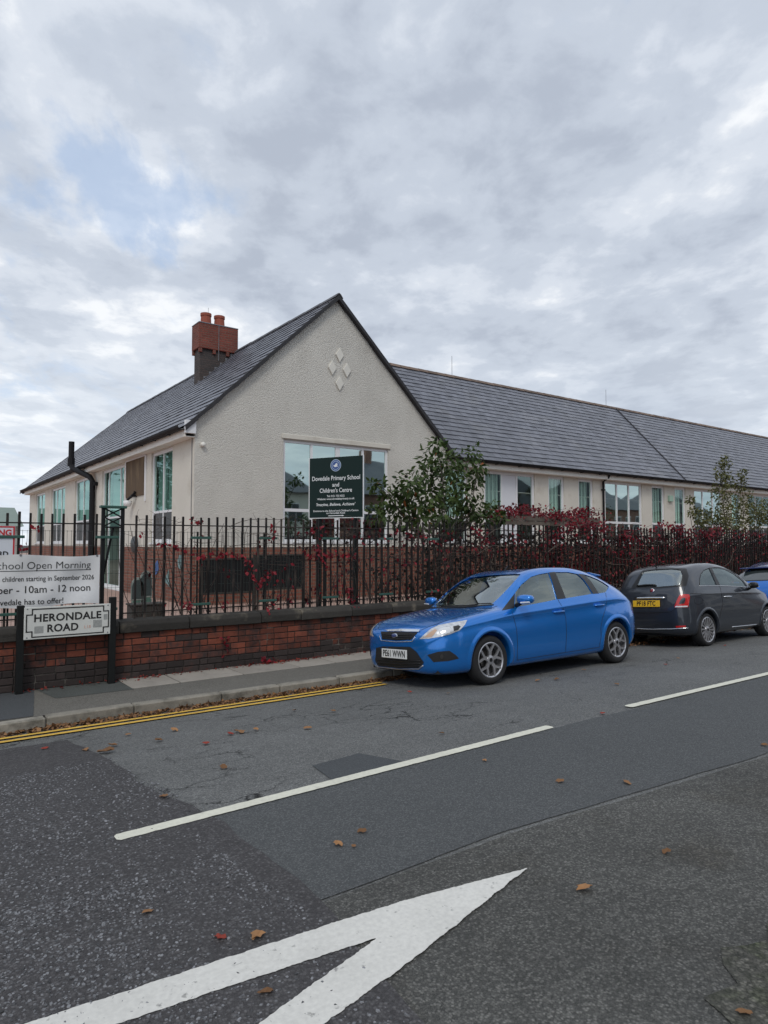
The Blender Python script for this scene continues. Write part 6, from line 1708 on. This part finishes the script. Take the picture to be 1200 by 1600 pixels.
# red creeper through the railings
def creeper(lab, x0, x1, dens, zfun, y=FY, yspread=.07, nst=30, lab_group='red creepers', size=(.045, .085), loc=None):
    t = thing('red_creeper', loc or ((x0+x1)/2, y, YARD), lab, 'creeper', lab_group); lv = Leaves(); tw = MB()
    for k in range(nst):
        x = prn.uniform(x0, x1); z0, z1 = zfun(x); zt_ = prn.uniform(z0+.3*(z1-z0), z1)
        limb(tw, (x, y+prn.uniform(.02, .09), z0), (x+prn.gauss(0, .25), y+prn.uniform(-.01, .1), zt_), .006, .003, .09, 6)
    for k in range(nst//2):
        x = prn.uniform(x0, x1); z0, z1 = zfun(x); z = prn.uniform(z0+.4*(z1-z0), z1); limb(tw, (x, y-.02, z), (x+prn.uniform(.4, 1.3), y+prn.uniform(-.03, .05), z+prn.gauss(0, .12)), .005, .003, .05, 7)
    n = int(dens*(x1-x0)); k = 0
    while k < n:
        x = prn.uniform(x0, x1); z0, z1 = zfun(x); z = z1-(z1-z0)*(prn.random()**1.35)
        m_ = mnoise.noise(Vector((x*1.9, z*2.6, 3.0)))+.5*mnoise.noise(Vector((x*5.5, z*5.5, 7.0)))
        if m_ < -.05 and prn.random() < .8: k += .35; continue
        for q in range(prn.randint(1, 4)):
            p = Vector((x+prn.gauss(0, .05), y+(abs(prn.gauss(0, yspread))+.015 if z < z1-.22 and prn.random() < .8 else prn.gauss(0, yspread)), z+prn.gauss(0, .05)))
            lv.leaf(p, prn.uniform(*size), prn.uniform(size[0]*.8, size[1]*.75), rv()+Vector((0, 0, -.8)), Vector((0, -1, .3))+rv()*.8, min(1, max(0, prn.gauss(.5, .26))), .2); k += 1
    tw.build('stems', 'twig', t, recalc=False)['kind'] = 'stuff'; o = lv.build('foliage', 'leaf_red', t)
    return t
creeper('thin red creeper strands on the railings below the school sign', 4.6, 7.4, 95, lambda x: (.85, 2.10), nst=46)
creeper('dark red creeper on the railings behind the bright blue hatchback', 7.4, 11.4, 150, lambda x: (.85, 2.08+.05*sin(x*3)), nst=110)
creeper('thick crimson creeper spilling over the top rail beyond the small tree', 11.4, 18.3, 560, lambda x: (.95, 2.24+.09*sin(x*2.1)+.05*sin(x*5.3)), yspread=.12, nst=170)
creeper('sparser wine red creeper on the railings at the far end', 18.3, 35.0, 170, lambda x: (.95, 2.12+.06*sin(x*2.0)), yspread=.10, nst=260)
creeper('crimson creeper heaped on top of the timber shelter', 11.1, 15.2, 520, lambda x: (2.36, 2.66+.08*sin(x*2.7)), y=11.15, yspread=.22, nst=26, loc=(13.1, 11.15, 2.4))
creeper('few red leaves trailing over the black chalkboards', 2.75, 4.7, 14, lambda x: (.82, 2.15), nst=26)
# denser garlands where the photo shows them
gt = thing('red_creeper', (4.3, FY, YARD), 'bright red creeper garland drooping between the two chalkboards', 'creeper', 'red creepers'); lv = Leaves(); tw = MB()
for pts in ([(306, 868), (330, 868), (352, 866), (368, 866), (380, 872), (392, 882), (398, 900), (402, 918)], [(402, 918), (408, 905), (420, 898), (430, 890)], [(283, 948), (295, 942), (300, 950)], [(412, 955), (422, 950), (432, 948)], [(355, 946), (348, 942)], [(248, 848), (262, 852), (275, 856), (290, 856)], [(352, 995), (356, 1010), (352, 1022)], [(425, 1032), (412, 1028), (430, 1034)], [(545, 918), (552, 935), (550, 950)], [(490, 850), (500, 862), (505, 880)], [(478, 870), (520, 866), (545, 868)], [(30, 855), (42, 854)], [(54, 828), (58, 826)], [(300, 812), (318, 818)]):
    W3 = [at_y(u, v, FY-.02 if v < 970 else WY-.05) for u, v in pts]
    tw.tube(W3, .004, 5)
    for i in range(len(W3)-1):
        a, b_ = W3[i], W3[i+1]
        for k in range(max(4, int((b_-a).length*60))):
            p = a.lerp(b_, prn.random())+rv()*.035; p.y = min(p.y, FY+.03) if p.z > .8 else min(p.y, WY-.03)
            lv.leaf(p, prn.uniform(.04, .075), prn.uniform(.035, .06), rv()+Vector((0, 0, -.6)), Vector((0, -1, .3))+rv()*.7, min(1, max(0, prn.gauss(.68, .2))), .2)
tw.build('stems', 'twig', gt, recalc=False)['kind'] = 'stuff'; lv.build('foliage', 'leaf_red', gt)
# bare tendrils over the railings
td = thing('bare_tendrils', (5, FY, YARD), 'thin bare brown tendrils tangled along the top rail', 'creeper'); tw = MB()
for k in range(170):
    x = prn.uniform(2.6, 9.5); z = prn.uniform(1.6, 2.15); limb(tw, (x, FY+prn.uniform(-.03, .06), z), (x+prn.gauss(.1, .35), FY+prn.uniform(-.03, .06), min(2.3, z+prn.gauss(0, .2))), .0028, .0016, .16, 6)
for k in range(26):
    x = prn.uniform(9, 23); z = prn.uniform(1.1, 2.0); limb(tw, (x, FY-.03, z), (x+prn.uniform(.5, 1.6), FY-.04, min(2.2, z+prn.gauss(.1, .25))), .007, .003, .12, 8)
o = tw.build('tendrils', 'twig_pale', td, recalc=False); o['kind'] = 'stuff'

# ================================================================== FALLEN LEAVES AND STONE CHIPS
lf = []
for k in range(5):
    L3 = Leaves(); n = 11; R_ = random.Random(50+k); ringp = []
    for i in range(n):
        a = 2*pi*i/n; r = (.5+.16*(i % 2)+R_.uniform(-.1, .12))*(1.25 if i == 0 else 1); ringp.append(Vector((r*cos(a), r*sin(a)*.72, .18*R_.random()+.10*abs(sin(a)))))
    me = bpy.data.meshes.new('fallen_leaf'); me.from_pydata([(0, 0, .02)]+[tuple(p) for p in ringp]+[(-.75, .03, .1)], [], [(0, i+1, (i+1) % n+1) for i in range(n)]+[(0, 6, n+1)])
    at = me.attributes.new('tone', 'FLOAT', 'POINT'); tt = .35+.15*k; at.data.foreach_set('value', [tt]*(n+2)); me.materials.append(MATS['leaf_litter' if k != 3 else 'leaf_litter_red']); lf.append(me)
spots = [(165, 1177, 2.2), (175, 1167, 1.4), (133, 1174, 1.3), (70, 1172, 1), (272, 1143, 1.3), (248, 1159, 1.2), (370, 1145, 1.2), (378, 1146, 1.3), (360, 1149, 1.2), (400, 1142, 1), (349, 1202, 1.2), (255, 1248, 1.1), (480, 1140, 1.2), (322, 1164, 1.1), (528, 1323, 1.0), (566, 1303, .9), (552, 1326, .5), (231, 1429, .8), (344, 1471, 1.0), (402, 1468, 1.25), (415, 1557, .9), (876, 1224, 1.0), (980, 1226, 1.1), (942, 1117, 1.0), (913, 1393, 1.3), (1042, 1335, .9), (1195, 1167, 1), (700, 1085, 1), (640, 1083, .9), (840, 1065, 1.2), (870, 1063, 1.2), (963, 1071, 1.1), (912, 1048, .9), (1040, 1040, .9), (757, 1191, .7), (460, 1112, 1), (520, 1113, 1), (200, 1150, .9), (1133, 1010, 1), (1060, 1030, .8), (690, 1148, .8), (1165, 1590, .9)]
labs = {}; leaves_ = []
for i, (u, v, sc) in enumerate(spots):
    p = at_road(u, v); s = .052*sc
    o = place('fallen_leaf', lf[i % 5], None, (p.x, p.y, rz(p.y)+.014), (prn.uniform(-.25, .25), prn.uniform(-.2, .2), prn.uniform(0, 6.28)), (s, s, s))
    labs[i] = {24: 'large tan leaf lying beyond the tip of the white triangle', 0: 'pale curled leaf, largest beside the yellow lines', 19: 'reddish leaf just above the white triangle arm', 18: 'tan leaf beside the reddish one above the triangle'}.get(i); leaves_.append((o, p))
marks_ = {'the yellow lines': Vector((2.5, 7.45)), 'the left end of the centre line': Vector((1.1, 4.16)), 'the tip of the white triangle': Vector((2.76, 2.5)), 'the front wheel of the bright blue car': Vector((6.3, 6.2)), 'the rear wheel of the bright blue car': Vector((9.0, 6.2)), 'the start of the second centre dash': Vector((6.3, 4.3)), 'the dark asphalt patch': Vector((3.0, 4.5)), 'the fork of the white triangle': Vector((1.75, 2.45)), 'the dark grey car': Vector((11.9, 6.3))}
cnt_ = {}
ordn = ['closest to', 'second closest to', 'third closest to', 'fourth closest to', 'fifth closest to', 'sixth closest to', 'seventh closest to', 'eighth closest to', 'ninth closest to', 'tenth closest to', 'eleventh closest to', 'twelfth closest to']
near_ = {}
for i, (o, p) in enumerate(leaves_):
    if labs[i]: continue
    k = min(marks_, key=lambda q: (marks_[q]-Vector((p.x, p.y))).length); near_.setdefault(k, []).append(((marks_[k]-Vector((p.x, p.y))).length, i))
for k, l_ in near_.items():
    for n_o, (d_, i) in enumerate(sorted(l_)): labs[i] = 'dry leaf, %s %s' % (ordn[min(n_o, 11)], k)
for i, (o, p) in enumerate(leaves_): tag(o, labs[i], 'leaf', 'dry leaves scattered on the road')
dr = Leaves(); dr2 = Leaves()
def litter(L3, x, y, z, s): 
    p = Vector((x, y, z)); n = Vector((0, 0, 1))+rv()*.75; L3.leaf(p, s, s*prn.uniform(.55, .8), Vector((prn.uniform(-1, 1), prn.uniform(-1, 1), prn.uniform(-.1, .35))), n, min(1, max(0, prn.gauss(.38, .24))), prn.uniform(-.3, .3))
for k in range(3300):
    x = prn.uniform(-2.5, 6.2); q = prn.random()**1.6; hgt = (1-q)*.025; y = 7.945-q*.27*(.75+.35*mnoise.noise(Vector((x*1.3, 0, 0))))
    litter(dr, x, y, rz(y)+.006+prn.random()*hgt, prn.uniform(.025, .065))
for k in range(900):
    x = prn.uniform(9.0, 16); y = 7.94-prn.random()**1.5*.5; litter(dr, x, y, rz(y)+.006+prn.random()*.04, prn.uniform(.03, .07))
dr.build('gutter_leaves', 'leaf_litter'); tag(bpy.data.objects['gutter_leaves'], 'brown autumn leaves drifted along the kerb gutter', 'leaves', kind='stuff')
for k in range(420):
    x = prn.uniform(1.2, 7.5) if prn.random() < .7 else prn.gauss(4.9, .3); y = 9.35-abs(prn.gauss(0, .06)); litter(dr2, x, y, PZ(y)+.014+prn.random()*.01, prn.uniform(.02, .05))
dr2.build('wall_leaves', 'leaf_litter_red'); tag(bpy.data.objects['wall_leaves'], 'reddish leaf litter along the foot of the brick wall', 'leaves', kind='stuff')
# loose-looking stone chips of the surface dressing, near the camera
chv, chf, cht = [], [], []
R_ = random.Random(99)
def chips(n, x0, x1, y0, y1, smin, smax):
    for k in range(n):
        x, y = R_.uniform(x0, x1), R_.uniform(y0, y1)
        lim = 1.58+.05*sin(y*3)
        if x > lim: continue
        if mnoise.noise(Vector((x*1.1, y*1.1, 5)))+R_.uniform(-.5, .5) < -.28: continue
        s = R_.uniform(smin, smax); a0 = R_.uniform(0, 6.28); el = R_.uniform(.55, .95); rot = R_.uniform(0, 3.14); z = rz(y)+.009; hh = s*R_.uniform(.10, .32); b = len(chv); tx, ty = R_.gauss(0, .18), R_.gauss(0, .18)
        for lvl, sc in ((0, 1.0), (1, .78)):
            for i in range(5):
                a = a0+i*1.2566+R_.uniform(-.3, .3); px_, py_ = s*cos(a)*sc*.5, s*sin(a)*el*sc*.5
                qx, qy = px_*cos(rot)-py_*sin(rot), px_*sin(rot)+py_*cos(rot)
                chv.append((x+qx, y+qy, z-.002+(hh+qx*tx+qy*ty)*lvl))
        chf.append((b+5, b+6, b+7, b+8, b+9)); chf.extend((b+i, b+(i+1) % 5, b+5+(i+1) % 5, b+5+i) for i in range(5)); cht.extend([R_.random()]*10)
chips(17000, -.5, 1.65, 1.25, 3.6, .009, .021)
chips(13000, -1.2, 1.65, 3.4, 6.0, .011, .022)
me = bpy.data.meshes.new('stone_chips'); me.from_pydata(chv, [], chf); me.materials.append(MATS['stone_chip']); at = me.attributes.new('tone', 'FLOAT', 'POINT'); at.data.foreach_set('value', cht)
o = bpy.data.objects.new('stone_chips', me); COL.objects.link(o); tag(o, 'grey stone chips set in the dark road surface at lower left', 'stone chips', kind='stuff')
